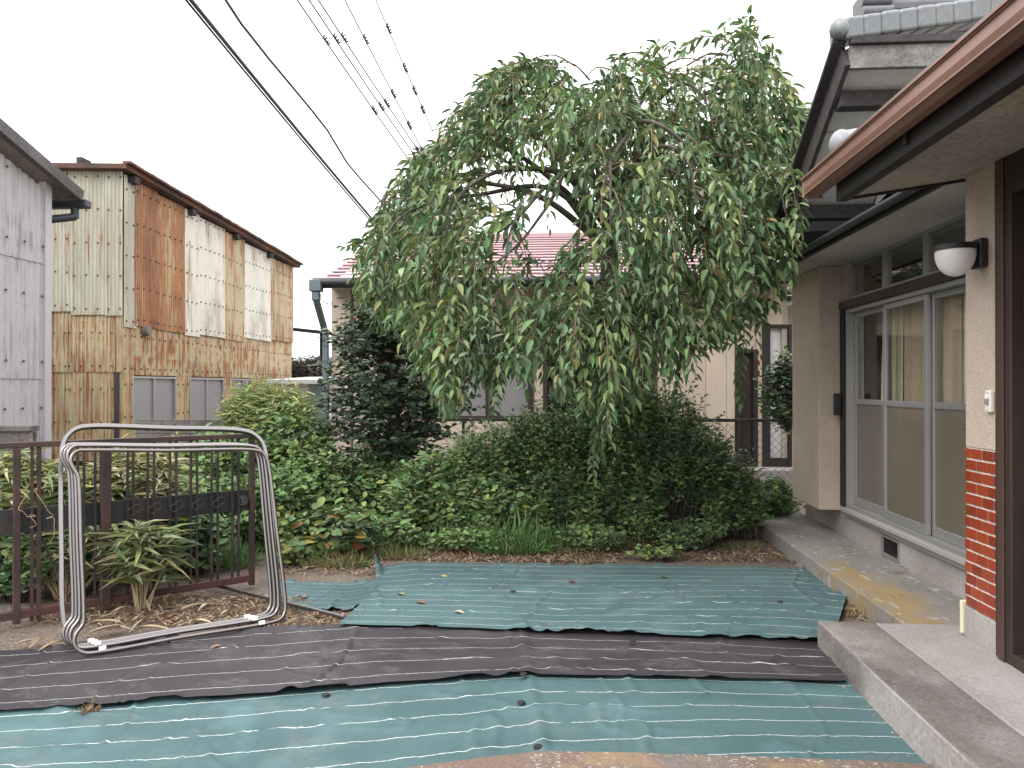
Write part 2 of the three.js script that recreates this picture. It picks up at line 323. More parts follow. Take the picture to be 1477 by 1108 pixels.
weedMat([[545, 857], [640, 857], [740, 858], [830, 862], [920, 860], [1000, 858], [1100, 857], [1180, 858], [1222, 864]], [[488, 910], [580, 913], [680, 916], [780, 921], [860, 922], [950, 926], [1040, 929], [1120, 932], [1200, 938]], 0.04, M.matGreen, 7, 'green weed mat between the dark mat and the rear green mat, beside the walkway', { nu: 260, lift: (p, u, v) => 0.015 * sst(0.4, 0.1, Math.abs(p.x - seamX(p.z)) * 4 + 1 - v) });
weedMat([[540, 822], [590, 815], [690, 816], [790, 818], [900, 818], [1010, 820], [1100, 821], [1165, 826]], [[548, 868], [640, 868], [740, 868], [830, 871], [920, 869], [1010, 867], [1110, 867], [1222, 872]], 0.016, M.matGreen, 9, 'green weed mat farthest back, edged by dry grass below the bushes', { nu: 260, lift: (p, u, v) => 0.11 * sst(0.035, 0.0, u) * sst(0.45, 0.05, v) });
weedMat([[402, 838], [450, 841], [500, 842], [556, 836]], [[410, 872], [450, 880], [500, 881], [552, 866]], 0.0, M.matGreen, 11, 'small green weed mat piece beside the steel pipe end', { nu: 90 });
// ------------------------------------------------------------------ house on the right
{
  const house = thing('house', 'beige stucco house with sliding windows, red tiled corner and grey roof tiles', 'house');
  const WX = 2.55, SILL = 0.41, WT = 2.2, TOP = 2.6;
  const z0 = -7.12, pw = 0.73, ZN = -4.25;     // far end of the window, panel width, entrance corner
  // foundation and walls with a real opening
  const base = part('foundation', merge([bx(WX + 0.012, WX + 0.16, 0, 0.34, -8.2, -6.42), bx(WX + 0.012, WX + 0.16, 0, 0.34, -6.08, -3.9), bx(WX + 0.012, WX + 0.16, 0, 0.15, -6.42, -6.08), bx(WX + 0.012, WX + 0.16, 0.31, 0.34, -6.42, -6.08)]), M.concreteLight, house);
  const vent = part('vent', merge([bx(WX, WX + 0.03, 0.15, 0.165, -6.42, -6.08), bx(WX, WX + 0.03, 0.295, 0.31, -6.42, -6.08), bx(WX, WX + 0.03, 0.165, 0.295, -6.42, -6.405), bx(WX, WX + 0.03, 0.165, 0.295, -6.095, -6.08)]), M.alu, house);
  { const gs = []; for (let i = 0; i < 22; i++) gs.push(bx(WX + 0.02, WX + 0.024, 0.165, 0.295, -6.4 + i * 0.014, -6.397 + i * 0.014)); gs.push(bx(WX + 0.1, WX + 0.12, 0.15, 0.31, -6.42, -6.08)); part('grille', merge(gs), M.darkFascia, vent); }
  part('wall', merge([bx(WX, WX + 0.15, 0.345, TOP + 0.1, -8.2, z0 - 0.03), bx(WX, 6.5, 0, TOP + 1.2, -8.35, -8.199)]), M.stucco, house); part('wall', bx(WX, WX + 0.15, 0.345, TOP + 0.1, z0 + 4 * pw + 0.03, -3.95), M.stucco, house);
  part('interior', merge([bx(5.4, 5.5, 0, 2.9, -8.2, -3.9), bx(WX + 0.2, 5.4, 0.3, 0.4, -8.2, -3.9), bx(WX + 0.2, 5.4, 2.62, 2.7, -8.2, -3.9), bx(WX + 0.2, 5.4, 0.4, 2.62, -3.95, -3.9)]), mat([0.16, 0.13, 0.10], 0.9), house);
  // sill
  part('sill', merge([bx(WX - 0.055, WX + 0.14, 0.375, SILL, z0 - 0.05, ZN + 0.3, 0.006), bx(WX - 0.02, WX + 0.01, 0.335, 0.374, z0 - 0.05, ZN + 0.3, 0.004)]), mat([0.32, 0.305, 0.285], 0.6), house);
  // frame of the big window, header, transom
  part('window_frame', merge([bx(WX - 0.012, WX + 0.1, SILL, SILL + 0.03, z0, z0 + 4 * pw, 0.003), bx(WX - 0.012, WX + 0.1, WT - 0.035, WT, z0, z0 + 4 * pw, 0.003), bx(WX - 0.014, WX + 0.1, SILL, WT, z0 - 0.028, z0 - 0.001, 0.003)]), M.alu, house);
  part('header', bx(WX - 0.04, WX + 0.1, WT + 0.002, WT + 0.075, z0 - 0.12, z0 + 4 * pw + 0.02, 0.006), M.brown, house);
  part('jamb', bx(WX - 0.035, WX + 0.1, SILL, WT, z0 - 0.115, z0 - 0.03, 0.004), M.darkFascia, house);
  part('shutter_handle', merge([bx(WX - 0.10, WX - 0.036, 1.24, 1.44, z0 - 0.105, z0 - 0.06, 0.012)]), M.black, house);
  for (let k = 0; k < 4; k++) {
    const a = z0 + k * pw, b = a + pw + 0.02, ox = (k % 2) ? 0.012 : 0.05, xA = WX + ox, xB = xA + 0.028;
    const f = 0.042, w = part('window', merge([bx(xA, xB, SILL + 0.032, WT - 0.037, a, a + f, 0.003), bx(xA, xB, SILL + 0.032, WT - 0.037, b - f, b, 0.003), bx(xA, xB, SILL + 0.032, SILL + 0.1, a + f, b - f, 0.003), bx(xA, xB, WT - 0.08, WT - 0.037, a + f, b - f, 0.003), bx(xA, xB, 1.345, 1.39, a + f, b - f, 0.003)]), M.alu, house);
    part('pane', bx(xA + 0.011, xA + 0.015, 1.39, WT - 0.08, a + f, b - f), M.glass, w);
    part('pane', bx(xA + 0.011, xA + 0.015, SILL + 0.1, 1.345, a + f, b - f), M.frost, w);
  }
  // transom lights above the header
  for (let k = 0; k < 4; k++) {
    const a = z0 + k * pw, b = a + pw - 0.004, y0 = WT + 0.078, y1 = TOP + 0.02, f = k % 2 ? 0.05 : 0.03;
    const w = part('transom_window', merge([bx(WX + 0.02, WX + 0.06, y0, y1, a, a + f), bx(WX + 0.02, WX + 0.06, y0, y1, b - f, b), bx(WX + 0.02, WX + 0.06, y0, y0 + 0.03, a + f, b - f), bx(WX + 0.02, WX + 0.06, y1 - 0.03, y1, a + f, b - f)]), M.alu, house);
    part('pane', bx(WX + 0.038, WX + 0.042, y0 + 0.03, y1 - 0.03, a + f, b - f), M.glass, w);
  }
  // storm shutter box
  part('shutter_box', bx(WX - 0.2, WX + 0.05, 0.355, TOP + 0.02, -8.14, -7.3, 0.012), M.stucco, house);
  // lower eave over the window
  const EX = 2.05, EZ = -8.3;
  const eave = part('eave', merge([bx(EX + 0.03, WX + 0.1, TOP + 0.022, TOP + 0.05, EZ, -3.9)]), M.soffit, house);
  part('fascia', bx(EX, EX + 0.029, TOP + 0.005, TOP + 0.085, EZ, -3.9, 0.004), M.darkFascia, eave);
  part('eave_gutter', limb([V(EX - 0.03, TOP + 0.06, EZ - 0.05), V(EX - 0.03, TOP + 0.055, -6), V(EX - 0.03, TOP + 0.05, -3.9)], 0.029, 0.029, 10, 4), M.gutter, eave);
  { const g = new THREE.PlaneGeometry(4.5, 0.75, 1, 1); g.rotateX(-Math.PI / 2); g.rotateY(Math.PI / 2); const p = g.attributes.position; for (let i = 0; i < p.count; i++) { const x = p.getX(i); p.setXYZ(i, x + EX + 0.38, x > 0 ? TOP + 0.2 : TOP + 0.09, p.getZ(i) - 6.1); } g.computeVertexNormals(); part('eave_roofing', uvm(g), M.tileDark, eave); }
  // gable wall above the eave
  const AZ = -5.45, AY = 3.76, S = 0.62;      // apex edge of the upper roof and its fall to the rear
  {
    const yAt = z => AY + (z - AZ) * S;
    const s = new THREE.Shape(); s.moveTo(8.25, 2.62); s.lineTo(3.2, 2.62); s.lineTo(3.2, AY - 0.02); s.lineTo(-AZ, AY - 0.02); s.lineTo(7.4, yAt(-7.4) - 0.03); s.lineTo(8.25, 2.66); s.closePath();
    const g = new THREE.ExtrudeGeometry(s, { depth: 0.12, bevelEnabled: false }); g.rotateY(Math.PI / 2); g.translate(WX + 0.02, 0, 0);   // shape x -> -z
    part('gable_wall', uvm(g), M.plaster, house);
    const VX = 1.95, zE = -7.15;
    const upper = part('upper_roof', merge([bar(V(3.4, yAt(AZ) + 0.06, AZ), V(3.4, yAt(zE) + 0.06, zE), 2.9, 0.09)]), M.tileDark, house);
    for (let k = 0; k < 3; k++) { const a = AZ - 0.06 - k * 0.46, b = a - 0.45; part('soffit_board', bar(V((VX + WX) / 2 + 0.02, yAt(a) - 0.005, a), V((VX + WX) / 2 + 0.02, yAt(b) - 0.005, b), WX - VX - 0.01, 0.018), M.soffitPale, upper); }
    part('barge_board', merge([bar(V(VX - 0.02, yAt(AZ) + 0.02, AZ + 0.02), V(VX - 0.02, yAt(zE) + 0.02, zE), 0.035, 0.19), bar(V(VX - 0.06, yAt(AZ) + 0.13, AZ + 0.02), V(VX - 0.06, yAt(zE) + 0.13, zE), 0.09, 0.035)]), M.darkWood, upper);
    for (const zz of [AZ - 0.2, AZ - 1.15]) part('purlin', bx(VX, WX + 0.05, yAt(zz) - 0.145, yAt(zz) - 0.03, zz - 0.06, zz + 0.06, 0.006), M.darkWood, upper);
    part('end_board', bx(VX - 0.005, 4.6, AY - 0.08, AY + 0.075, AZ + 0.025, AZ + 0.06, 0.004), M.weatherWood, upper);
    part('end_board', bx(VX - 0.005, 4.6, AY + 0.079, AY + 0.13, AZ + 0.03, AZ + 0.09, 0.004), M.darkWood, upper);
    // edge tiles: one barrel-fronted tile after another, rising a little to the right
    srand(21);
    for (let k = 0; k < 20; k++) {
      const q = bx(-0.07, 0.06, -0.075, 0.075, -0.2, 0.1, 0.028); q.rotateX(0.18); q.rotateY(0.05); q.rotateZ(0.12 + rr(-0.03, 0.03)); q.translate(VX + 0.02 + k * 0.118, AY + 0.205 + k * 0.014, AZ + rr(-0.006, 0.006));
      part('edge_tile', q, M.tileGrey, upper);
    }
    part('corner_tile', uvm(new THREE.SphereGeometry(0.075, 14, 10).translate(VX - 0.06, AY + 0.2, AZ + 0.04)), M.tileGrey, upper);
    // ridge stack with its end tile
    for (let k = 0; k < 3; k++) part('ridge_course', bx(VX + 0.25, 4.6, AY + 0.28 + k * 0.06, AY + 0.335 + k * 0.06, AZ - 0.34 + k * 0.02, AZ - 0.08 - k * 0.02, 0.012), M.tileDark, upper);
    for (let k = 0; k < 8; k++) part('ridge_tile', uvm(new THREE.CylinderGeometry(0.09, 0.082, 0.31, 12, 1).rotateZ(Math.PI / 2).translate(VX + 0.42 + k * 0.3, AY + 0.47 + k * 0.005, AZ - 0.21)), M.tileGrey, upper);
    const oni = part('ridge_end_tile', merge([bx(VX + 0.17, VX + 0.24, AY + 0.24, AY + 0.58, AZ - 0.4, AZ - 0.02, 0.03), ...[0, 1, 2].map(i => uvm(new THREE.CylinderGeometry(0.04, 0.04, 0.2, 10).rotateZ(Math.PI / 2).translate(VX + 0.2, AY + 0.33 + i * 0.085, AZ - 0.0 - i * 0.02)))]), M.tileDark, upper);
  }
  // canopy over the entrance: sloping soffit, dark fascia, copper-brown gutter
  {
    const c0 = V(1.5, 2.52, 0), n = 0.145, yS = x => 2.52 + (x - 1.5) * n, zf = -4.28;
    const prism = (x0, x1, lo, hi, za, zb) => { const s = new THREE.Shape(); s.moveTo(x0, yS(x0) + lo); s.lineTo(x1, yS(x1) + lo); s.lineTo(x1, yS(x1) + hi); s.lineTo(x0, yS(x0) + hi); s.closePath(); const g = new THREE.ExtrudeGeometry(s, { depth: zb - za, bevelEnabled: false }); g.translate(0, 0, za); return uvm(g); };
    const can = part('entrance_canopy', prism(1.53, 3.2, 0, 0.02, zf + 0.03, 1.4), M.soffitBeige, house);
    part('canopy_roof', prism(1.42, 3.2, 0.19, 0.25, zf - 0.2, 1.4), M.tileDark, can);
    part('fascia', bx(1.47, 1.528, 2.505, 2.70, zf, 1.4, 0.004), M.darkFascia, can);
    part('fascia', prism(1.53, 2.56, -0.012, 0.16, zf, zf + 0.029), M.darkFascia, can);
    part('closing_board', prism(1.53, 2.56, 0.165, 0.19, zf - 0.1, zf + 0.029), M.darkFascia, can);
    // gutter profile swept along z
    const gx = 1.415, gy = 2.63, prof = [[-0.062, 0.06], [-0.07, 0.06], [-0.07, 0.045], [-0.062, 0.04], [-0.064, 0.0], [-0.05, -0.034], [-0.02, -0.052], [0.03, -0.052], [0.055, -0.035], [0.062, 0.0], [0.062, 0.055]];
    const s = new THREE.Shape(); prof.forEach(p => { p[0] *= 0.84; }); prof.forEach(([a, b], i) => i ? s.lineTo(a, b) : s.moveTo(a, b)); prof.slice().reverse().forEach(([a, b]) => s.lineTo(a * 0.94, b + 0.004)); s.closePath();
    const g = new THREE.ExtrudeGeometry(s, { depth: 5.9, bevelEnabled: false }); g.translate(gx, gy, -4.5);
    const gut = part('gutter', uvm(g), M.copper, can);
    part('rim', merge([bar(V(gx - 0.06, gy + 0.056, -4.5), V(gx - 0.06, gy + 0.056, 1.4), 0.013, 0.013), bar(V(gx - 0.047, gy - 0.032, -4.5), V(gx - 0.047, gy - 0.032, 1.4), 0.008, 0.008)]), M.copper, gut);
    part('end_cap', bx(gx - 0.057, gx + 0.055, gy - 0.05, gy + 0.058, -4.512, -4.49, 0.006), M.copper, gut);
    for (const z of [-3.4, -2.4]) part('bracket', merge([rod(V(gx + 0.06, gy, z), V(1.49, gy - 0.05, z), 0.008), bx(1.45, 1.468, gy - 0.09, gy - 0.02, z - 0.012, z + 0.012, 0.003)]), M.darkFascia, gut);
    // round verge tiles standing above the gutter
    for (let k = 0; k < 6; k++) part('verge_tile', uvm(new THREE.CylinderGeometry(0.075, 0.075, 0.16, 14).rotateZ(Math.PI / 2 + 0.14).translate(1.62 + k * 0.19, 2.87 + k * 0.028, -4.42)), M.tileGrey, can);
    part('verge_tile', uvm(new THREE.SphereGeometry(0.078, 14, 10).scale(0.8, 1, 1).translate(1.545, 2.865, -4.42)), M.tileGrey, can);
  }
  // entrance corner: stucco above, red tiles, pale plinth
  {
    const cx = 2.13, za = ZN, zb = -3.95;
    part('corner_wall', bx(cx, WX + 0.02, 1.18, 2.66, za, zb, 0.006), M.stucco, house);
    const core = part('tiled_base', bx(cx + 0.004, WX + 0.02, 0.335, 1.179, za + 0.004, zb), grainMat([0.62, 0.56, 0.50], { amp: 0.2, coarse: 0.3, s: 30, bump: 0.002 }), house);
    part('plinth', bx(cx - 0.006, WX + 0.02, 0.12, 0.334, za - 0.006, zb - 0.001, 0.006), M.concreteLight, house);
    part('pipe_stub', bx(cx - 0.02, cx + 0.03, 0.18, 0.36, za - 0.03, za - 0.007, 0.01), mat([0.62, 0.58, 0.42], 0.6), house);
    srand(8);
    const tm = []; for (let i = 0; i < 6; i++) { const k = rr(0.78, 1.2); tm.push(pmat([0.26 * k, 0.042 * k * rr(0.85, 1.2), 0.017 * k], rr(0.3, 0.45), { clearcoat: 0.4, clearcoatRoughness: 0.3 })); }
    const rows = 14, th = 0.845 / rows, tw = 0.108, gap = 0.010;
    for (let r = 0; r < rows; r++) {
      const y0 = 0.335 + r * th, off = (r % 2) * tw / 2;
      for (let z = za - off; z < zb - 0.002; z += tw) {
        const a = Math.max(z + gap / 2, za + 0.0005), b = Math.min(z + tw - gap / 2, zb - 0.001); if (b - a < 0.012) continue;
        part('tile', bx(cx - 0.002 - rr(0, 0.0015), cx + 0.0035, y0 + gap / 2, y0 + th - gap / 2, a, b, 0.0025), pick(tm), core);
      }
      for (let x = cx - 0.004 + (r % 2 ? 0 : tw / 2) - tw / 2; x < WX - 0.04; x += tw) {   // return face towards the window
        const a = Math.max(x + gap / 2, cx - 0.004), b = Math.min(x + tw - gap / 2, WX - 0.06); if (b - a < 0.012) continue;
        part('tile', bx(a, b, y0 + gap / 2, y0 + th - gap / 2, za - 0.001, za + 0.0035, 0.0025), pick(tm), core);
      }
    }
    // dark entrance door in its frame
    const fr = part('door_frame', merge([bx(cx - 0.012, cx + 0.2, PH, 2.62, zb + 0.001, zb + 0.14, 0.008), bx(cx - 0.008, cx + 0.2, PH - 0.02, PH + 0.055, zb + 0.14, -1.6, 0.006), bx(cx - 0.008, cx + 0.2, 2.42, 2.66, zb + 0.14, -1.6, 0.006)]), M.brown, house);
    part('trim', bx(cx - 0.022, cx - 0.0125, PH, 2.62, zb + 0.035, zb + 0.09, 0.004), mat([0.07, 0.038, 0.028], 0.5), fr);
    const door = part('door', bx(cx + 0.07, cx + 0.11, PH + 0.056, 2.419, zb + 0.141, -1.6), M.darkFascia, house);
    for (let k = 0; k < 8; k++) part('board', bx(cx + 0.052, cx + 0.069, PH + 0.06, 2.41, zb + 0.15 + k * 0.24, zb + 0.375 + k * 0.24, 0.006), M.darkFascia, door);
    for (const y of [1.86, 1.26, 0.86]) part('latch', bx(cx + 0.03, cx + 0.051, y, y + 0.07, zb + 0.17, zb + 0.2, 0.004), M.alu, door);
    part('wall', bx(cx + 0.02, cx + 0.2, 0, 2.7, -1.599, 1.4), M.stucco, house); part('wall', bx(3.0, 3.1, 0, 2.8, -3.9, 1.4), M.stucco, house);
  }
  // curtains
  function curtain(za, zb, x, m, label, amp = 0.02, lean = 0) {
    const nu = 90, nv = 10, g = new THREE.PlaneGeometry(1, 1, nu, nv), p = g.attributes.position;
    for (let i = 0; i < p.count; i++) { const u = p.getX(i) + 0.5, v = p.getY(i) + 0.5; const z = za + u * (zb - za) + lean * (1 - v) * (1 - u); p.setXYZ(i, x + amp * Math.sin(u * (zb - za) * 52 + Math.sin(u * 9) * 2) * (0.7 + 0.3 * (1 - v)), 0.44 + v * 1.73, z); }
    g.computeVertexNormals(); solo('curtain', uvm(g), m, label, 'curtain', 'curtains behind the sliding window');
  }
  curtain(-6.78, -6.34, 2.72, M.curtain, 'pale cream curtain gathered behind the window pane beside the shutter box', 0.03, -0.1);
  curtain(-6.33, -5.46, 2.70, M.curtainBrown, 'brownish curtain behind the middle pane of the sliding window', 0.026);
  curtain(-5.45, -4.22, 2.72, M.curtain, 'cream curtain behind the window pane next to the red tiled corner', 0.03);
  // wall lamp
  const a = onX(1419, 366, 2.13);
  const lp = thing('wall_lamp', 'black bracket lamp with white half-globe on the stucco corner', 'lamp', null, a);
  part('mount', bx(-0.045, -0.001, -0.075, 0.075, -0.05, 0.05, 0.012), M.black, lp);
  part('arm', bx(-0.14, -0.04, 0.015, 0.06, -0.032, 0.032, 0.012), M.black, lp);
  const cap = new THREE.CylinderGeometry(0.098, 0.102, 0.028, 28); cap.translate(-0.14, 0.03, 0); part('cap', uvm(cap), M.black, lp);
  const gl = []; for (let i = 0; i <= 14; i++) { const t = i / 14 * Math.PI / 2; gl.push(new THREE.Vector2(0.094 * Math.sin(t) + 0.0001, -0.115 * Math.cos(t))); } gl.push(new THREE.Vector2(0.094, 0.016));
  part('globe', new THREE.LatheGeometry(gl, 28).translate(-0.14, 0.0, 0), pmat([0.82, 0.80, 0.78], 0.35, { clearcoat: 0.3 }), lp);
  const b = onX(1431, 579, 2.13);
  const bell = thing('doorbell', 'cream doorbell push plate beside the dark entrance door', 'doorbell', null, b);
  part('plate', bx(-0.022, -0.001, -0.055, 0.055, -0.027, 0.027, 0.006), mat([0.72, 0.68, 0.6], 0.45), bell);
  part('button', bx(-0.034, -0.021, -0.014, 0.012, -0.012, 0.012, 0.004), mat([0.25, 0.23, 0.22], 0.5), bell);
  part('name_slot', bx(-0.03, -0.021, 0.012, 0.034, -0.014, 0.014, 0.004), M.white, bell);
  for (const y of [-0.043, 0.043]) part('screw', uvm(new THREE.CylinderGeometry(0.003, 0.003, 0.004, 8).rotateZ(Math.PI / 2).translate(-0.023, y, 0)), M.alu, bell);
}

// ------------------------------------------------------------------ neighbouring house behind the fence
{
  const ZW = -11.75, ZE = -11.25, EY = onZ(700, 404, ZE).y;
  const xl = onZ(478, 500, ZW).x, xr = onZ(1128, 500, ZW).x, el = onZ(463, 404, ZE).x, er = onZ(1132, 404, ZE).x;
  const nb = thing('neighbour_house', 'single-storey beige house with pink-red metal roof behind the weeping tree', 'house');
  const X = px => onZ(px, 500, ZW).x, Y = py => onZ(800, py, ZW).y;
  // siding panels with openings left free
  const holes = [[636, 768, 478, 605], [785, 946, 486, 640], [1064, 1091, 505, 672], [1101, 1142, 470, 672]].map(([a, b, c, d]) => [X(a), X(b), Y(d), Y(c)]);
  const roomMat = mat([0.34, 0.30, 0.25], 0.9);
  part('room', merge([bx(xl + 0.11, xr, 0, EY - 0.1, -15.6, -15.5), bx(xl + 0.11, xr, EY - 0.1, EY - 0.06, -15.5, ZW - 0.21), bx(xl + 0.11, xr, 0.2, 0.26, -15.5, ZW - 0.31), bx(xr, xr + 0.08, 0, EY - 0.06, -15.6, ZW - 0.01)]), roomMat, nb);
  srand(31);
  const pm = [1, 0.96, 1.04].map(k => { const m = M.beige.clone(); m.color.setRGB(k, k, k * 0.99); return m; });
  const edges = []; for (let x = xl; x < xr - 0.05; x += 0.303) edges.push(x); edges.push(xr);
  for (let i = 0; i < edges.length - 1; i++) {
    let segs = [[0.25, EY - 0.02]]; const a = edges[i] + 0.002, b = edges[i + 1] - 0.002;
    const parts = [[a, b, 0.25, EY - 0.02]];
    let list = parts;
    for (const [h0, h1, l, u] of holes) {
      const out = [];
      for (const [p, q, y0, y1] of list) {
        if (q <= h0 || p >= h1 || y1 <= l || y0 >= u) { out.push([p, q, y0, y1]); continue; }
        if (p < h0) out.push([p, h0, y0, y1]); if (q > h1) out.push([h1, q, y0, y1]);
        const m0 = Math.max(p, h0), m1 = Math.min(q, h1); if (y0 < l) out.push([m0, m1, y0, l]); if (y1 > u) out.push([m0, m1, u, y1]);
      }
      list = out;
    }
    const mm = pick(pm); for (const [p, q, y0, y1] of list) if (q - p > 0.01 && y1 - y0 > 0.01) part('siding_panel', bx(p, q, y0, y1, ZW - 0.2, ZW + rr(0, 0.003), 0.006), mm, nb);
  }
  part('foundation', bx(xl, xr, 0, 0.247, ZW - 0.3, ZW - 0.03), M.concreteLight, nb);
  part('joint_strip', merge([508, 1061].map(p => bx(X(p) - 0.012, X(p) + 0.012, 0.25, EY, ZW + 0.001, ZW + 0.012))), M.brown, nb);
  const wnd = (h, kinds, fm, pmx) => {
    const [a, b, l, u] = h, f = 0.05;
    const w = part('window', merge([bx(a - 0.02, a + f, l, u, ZW - 0.12, ZW + 0.02, 0.004), bx(b - f, b + 0.02, l, u, ZW - 0.12, ZW + 0.02, 0.004), bx(a + f, b - f, l, l + f, ZW - 0.12, ZW + 0.02, 0.004), bx(a + f, b - f, u - f, u, ZW - 0.12, ZW + 0.02, 0.004)]), fm, nb);
    const n = pmx.length; for (let k = 0; k < n; k++) { const p = a + f + (b - a - 2 * f) * k / n, q = a + f + (b - a - 2 * f) * (k + 1) / n; part('pane', bx(p + 0.02, q - 0.02, l + f, u - f, ZW - 0.07 - 0.02 * (k % 2), ZW - 0.06 - 0.02 * (k % 2)), pmx[k], w); part('stile', bx(q - 0.02, q + 0.02, l + f, u - f, ZW - 0.1, ZW - 0.03), fm, w); }
  };
  wnd(holes[0], 0, M.brown, [M.paneGrey, M.paneGrey]);
  wnd(holes[1], 0, M.brown, [M.glass, M.glass, M.glass]);
  wnd(holes[2], 0, M.darkFascia, [mat([0.035, 0.022, 0.02], 0.6)]);
  { const [a, b, l, u] = holes[3], f = 0.05, mid = lerp(l, u, 0.36); const w = part('window', merge([bx(a - 0.02, a + 0.1, l, u, ZW - 0.12, ZW + 0.02), bx(b - f, b, l, u, ZW - 0.12, ZW + 0.02), bx(a, b - f, l, l + 0.14, ZW - 0.1, ZW + 0.01), bx(a + 0.1, b - f, u - f, u, ZW - 0.1, ZW + 0.01)]), M.darkFascia, nb); part('pane', bx(a + 0.1, b - f, l + 0.14, u - f, ZW - 0.07, ZW - 0.06), M.paneWhite, w); }
  part('doorstep', bx(X(1070), X(1180), 0, 0.3, ZW + 0.0, ZW + 0.45, 0.015), M.concreteLight, nb);
  // roof: stepped metal courses
  const ridge = onZ(700, 343, -15.2), rl = el, rr_ = er + 0.3; const n = 15;
  const roof = part('roof', merge([bx(rl + 0.05, rr_, EY - 0.06, EY - 0.02, ZW - 0.1, ZE - 0.02)]), M.soffit, nb);
  const rmats = [0.92, 1, 1.07].map(k => { const m = grainMat([0.42 * k, 0.285 * k, 0.30 * k], { rough: 0.5, amp: 0.08, coarse: 0.2, bump: 0.0005, s: 33, size: 128 }); return m; });
  for (let k = 0; k < n; k++) {
    const t0 = k / n, t1 = (k + 1) / n, a = V(0, lerp(EY, ridge.y, t0), lerp(ZE, -15.2, t0)), b = V(0, lerp(EY, ridge.y, t1), lerp(ZE, -15.2, t1));
    const mid = (rl + rr_) / 2, c = bar(V(mid, a.y + 0.045, a.z), V(mid, b.y + 0.012, b.z - 0.01), rr_ - rl, 0.022);
    part('roof_course', c, rmats[k % 3], roof);
  }
  part('ridge_cap', bx(rl, rr_, ridge.y + 0.0, ridge.y + 0.07, -15.3, -15.12, 0.015), rmats[0], roof);
  part('rear_slope', bar(V((rl + rr_) / 2, ridge.y, -15.3), V((rl + rr_) / 2, EY, -19), rr_ - rl, 0.03), rmats[0], roof);
  part('verge_board', bar(V(rl - 0.012, EY - 0.06, ZE), V(rl - 0.012, ridge.y - 0.06, -15.2), 0.024, 0.13), M.gutter, roof);
  part('fascia', bx(rl, rr_, EY - 0.1, EY + 0.03, ZE - 0.02, ZE, 0.004), M.gutter, roof);
  const gut = part('gutter', limb([V(rl - 0.1, EY - 0.01, ZE + 0.06), V(0, EY - 0.02, ZE + 0.06), V(rr_, EY - 0.01, ZE + 0.06)], 0.06, 0.06, 10, 3), M.gutter, nb);
  const dp = onZ(456, 412, ZE + 0.06);
  part('hopper', merge([bx(dp.x - 0.09, dp.x + 0.09, EY - 0.16, EY + 0.02, ZE - 0.02, ZE + 0.14, 0.02), bx(dp.x - 0.06, dp.x + 0.06, EY - 0.3, EY - 0.16, ZE + 0.0, ZE + 0.12, 0.03)]), M.downpipe, gut);
  const pb = xl - 0.06;
  part('downpipe', merge([bar(V(dp.x, EY - 0.28, ZE + 0.06), V(pb, EY - 0.75, ZW + 0.1), 0.085, 0.085, V(0, 0, 1)), bar(V(pb, EY - 0.72, ZW + 0.1), V(pb, 0.1, ZW + 0.1), 0.085, 0.085, V(0, 0, 1))]), M.downpipe, gut);
  part('side_wall', bx(xl, xl + 0.1, 0.25, EY, -18.8, ZW - 0.21), M.beige, nb);
  // grey tiled wing on the right with white boards
  const wing = thing('tiled_outbuilding', 'white boarded outbuilding with grey tiled roof between beige house and stucco shutter box', 'outbuilding');
  const zq = -13.2, qx0 = onZ(1098, 450, zq).x, qx1 = qx0 + 3.2, qy = onZ(1130, 428, zq).y;
  for (let x = qx0, k = 0; x < qx1; x += 0.16, k++) part('board', bx(x + 0.003, x + 0.157, 0, qy, zq - 0.1, zq + (k % 2) * 0.004, 0.004), M.plaster, wing);
  const rf = part('roof', bx(qx0 - 0.2, qx1 + 0.3, qy - 0.05, qy - 0.02, zq - 0.5, zq + 0.55), M.soffit, wing);
  for (let i = 0; i < 16; i++) for (let j = 0; j < 6; j++) {
    const x = qx0 - 0.2 + i * 0.23, t = j / 6, g = new THREE.CylinderGeometry(0.13, 0.13, 0.5, 8, 1, true, -0.95, 1.9); g.rotateX(Math.PI / 2); g.translate(0, -0.06, 0); g.rotateX(0.42); g.translate(x, qy + 0.06 + j * 0.2, zq + 0.5 - j * 0.44); part('roof_tile', uvm(g), (i + j) % 3 ? M.tileGrey : M.tileDark, rf);
  }
  part('gutter', limb([V(qx0 - 0.3, qy + 0.0, zq + 0.72), V(qx0 + 1, qy, zq + 0.72), V(qx1, qy, zq + 0.72)], 0.05, 0.05, 8, 3), M.gutter, rf);
}
// ------------------------------------------------------------------ rusty corrugated shed
function rustTex(base, level, s, dark = 0, streak = 1) {
  return tex(256, 512, (u, v) => {
    const big = fbm(u, v, 3, 2, 4, s), col = fbm(u, v, 38, 2, 3, s + 3), fine = fbm(u, v, 60, 8, 3, s + 5), g = speck(u, v, 120, s + 6);
    let c = mul3(mix3(base, mul3(base, 0.78), sst(0.4, 0.7, big)), 0.9 + 0.2 * g);
    c = mix3(c, [0.30, 0.29, 0.24], sst(0.55, 0.8, fbm(u, v, 5, 7, 4, s + 8)) * 0.45);
    let r = 0.5 * col * streak + 0.3 * fine + 0.35 * big + level;
    for (const row of [0.02, 0.3, 0.52, 0.75, 0.97]) { const d = row - v; if (d > -0.01) r += 0.09 * Math.exp(-Math.max(0, d) * 9) * sst(0.5, 0.8, vn(u * 13, row * 7, 13, 7, s + 9)); }
    const k = sst(0.64, 0.78, r + 0.10 * (fbm(u, v, 12, 16, 4, s + 12) - 0.5));
    const rust = mix3([0.36, 0.165, 0.06], [0.17, 0.055, 0.022], clamp(dark + (fine - 0.35) * 1.2 + (big - 0.5)));
    return mix3(c, mul3(rust, 0.75 + 0.5 * g), k * 0.95);
  });
}
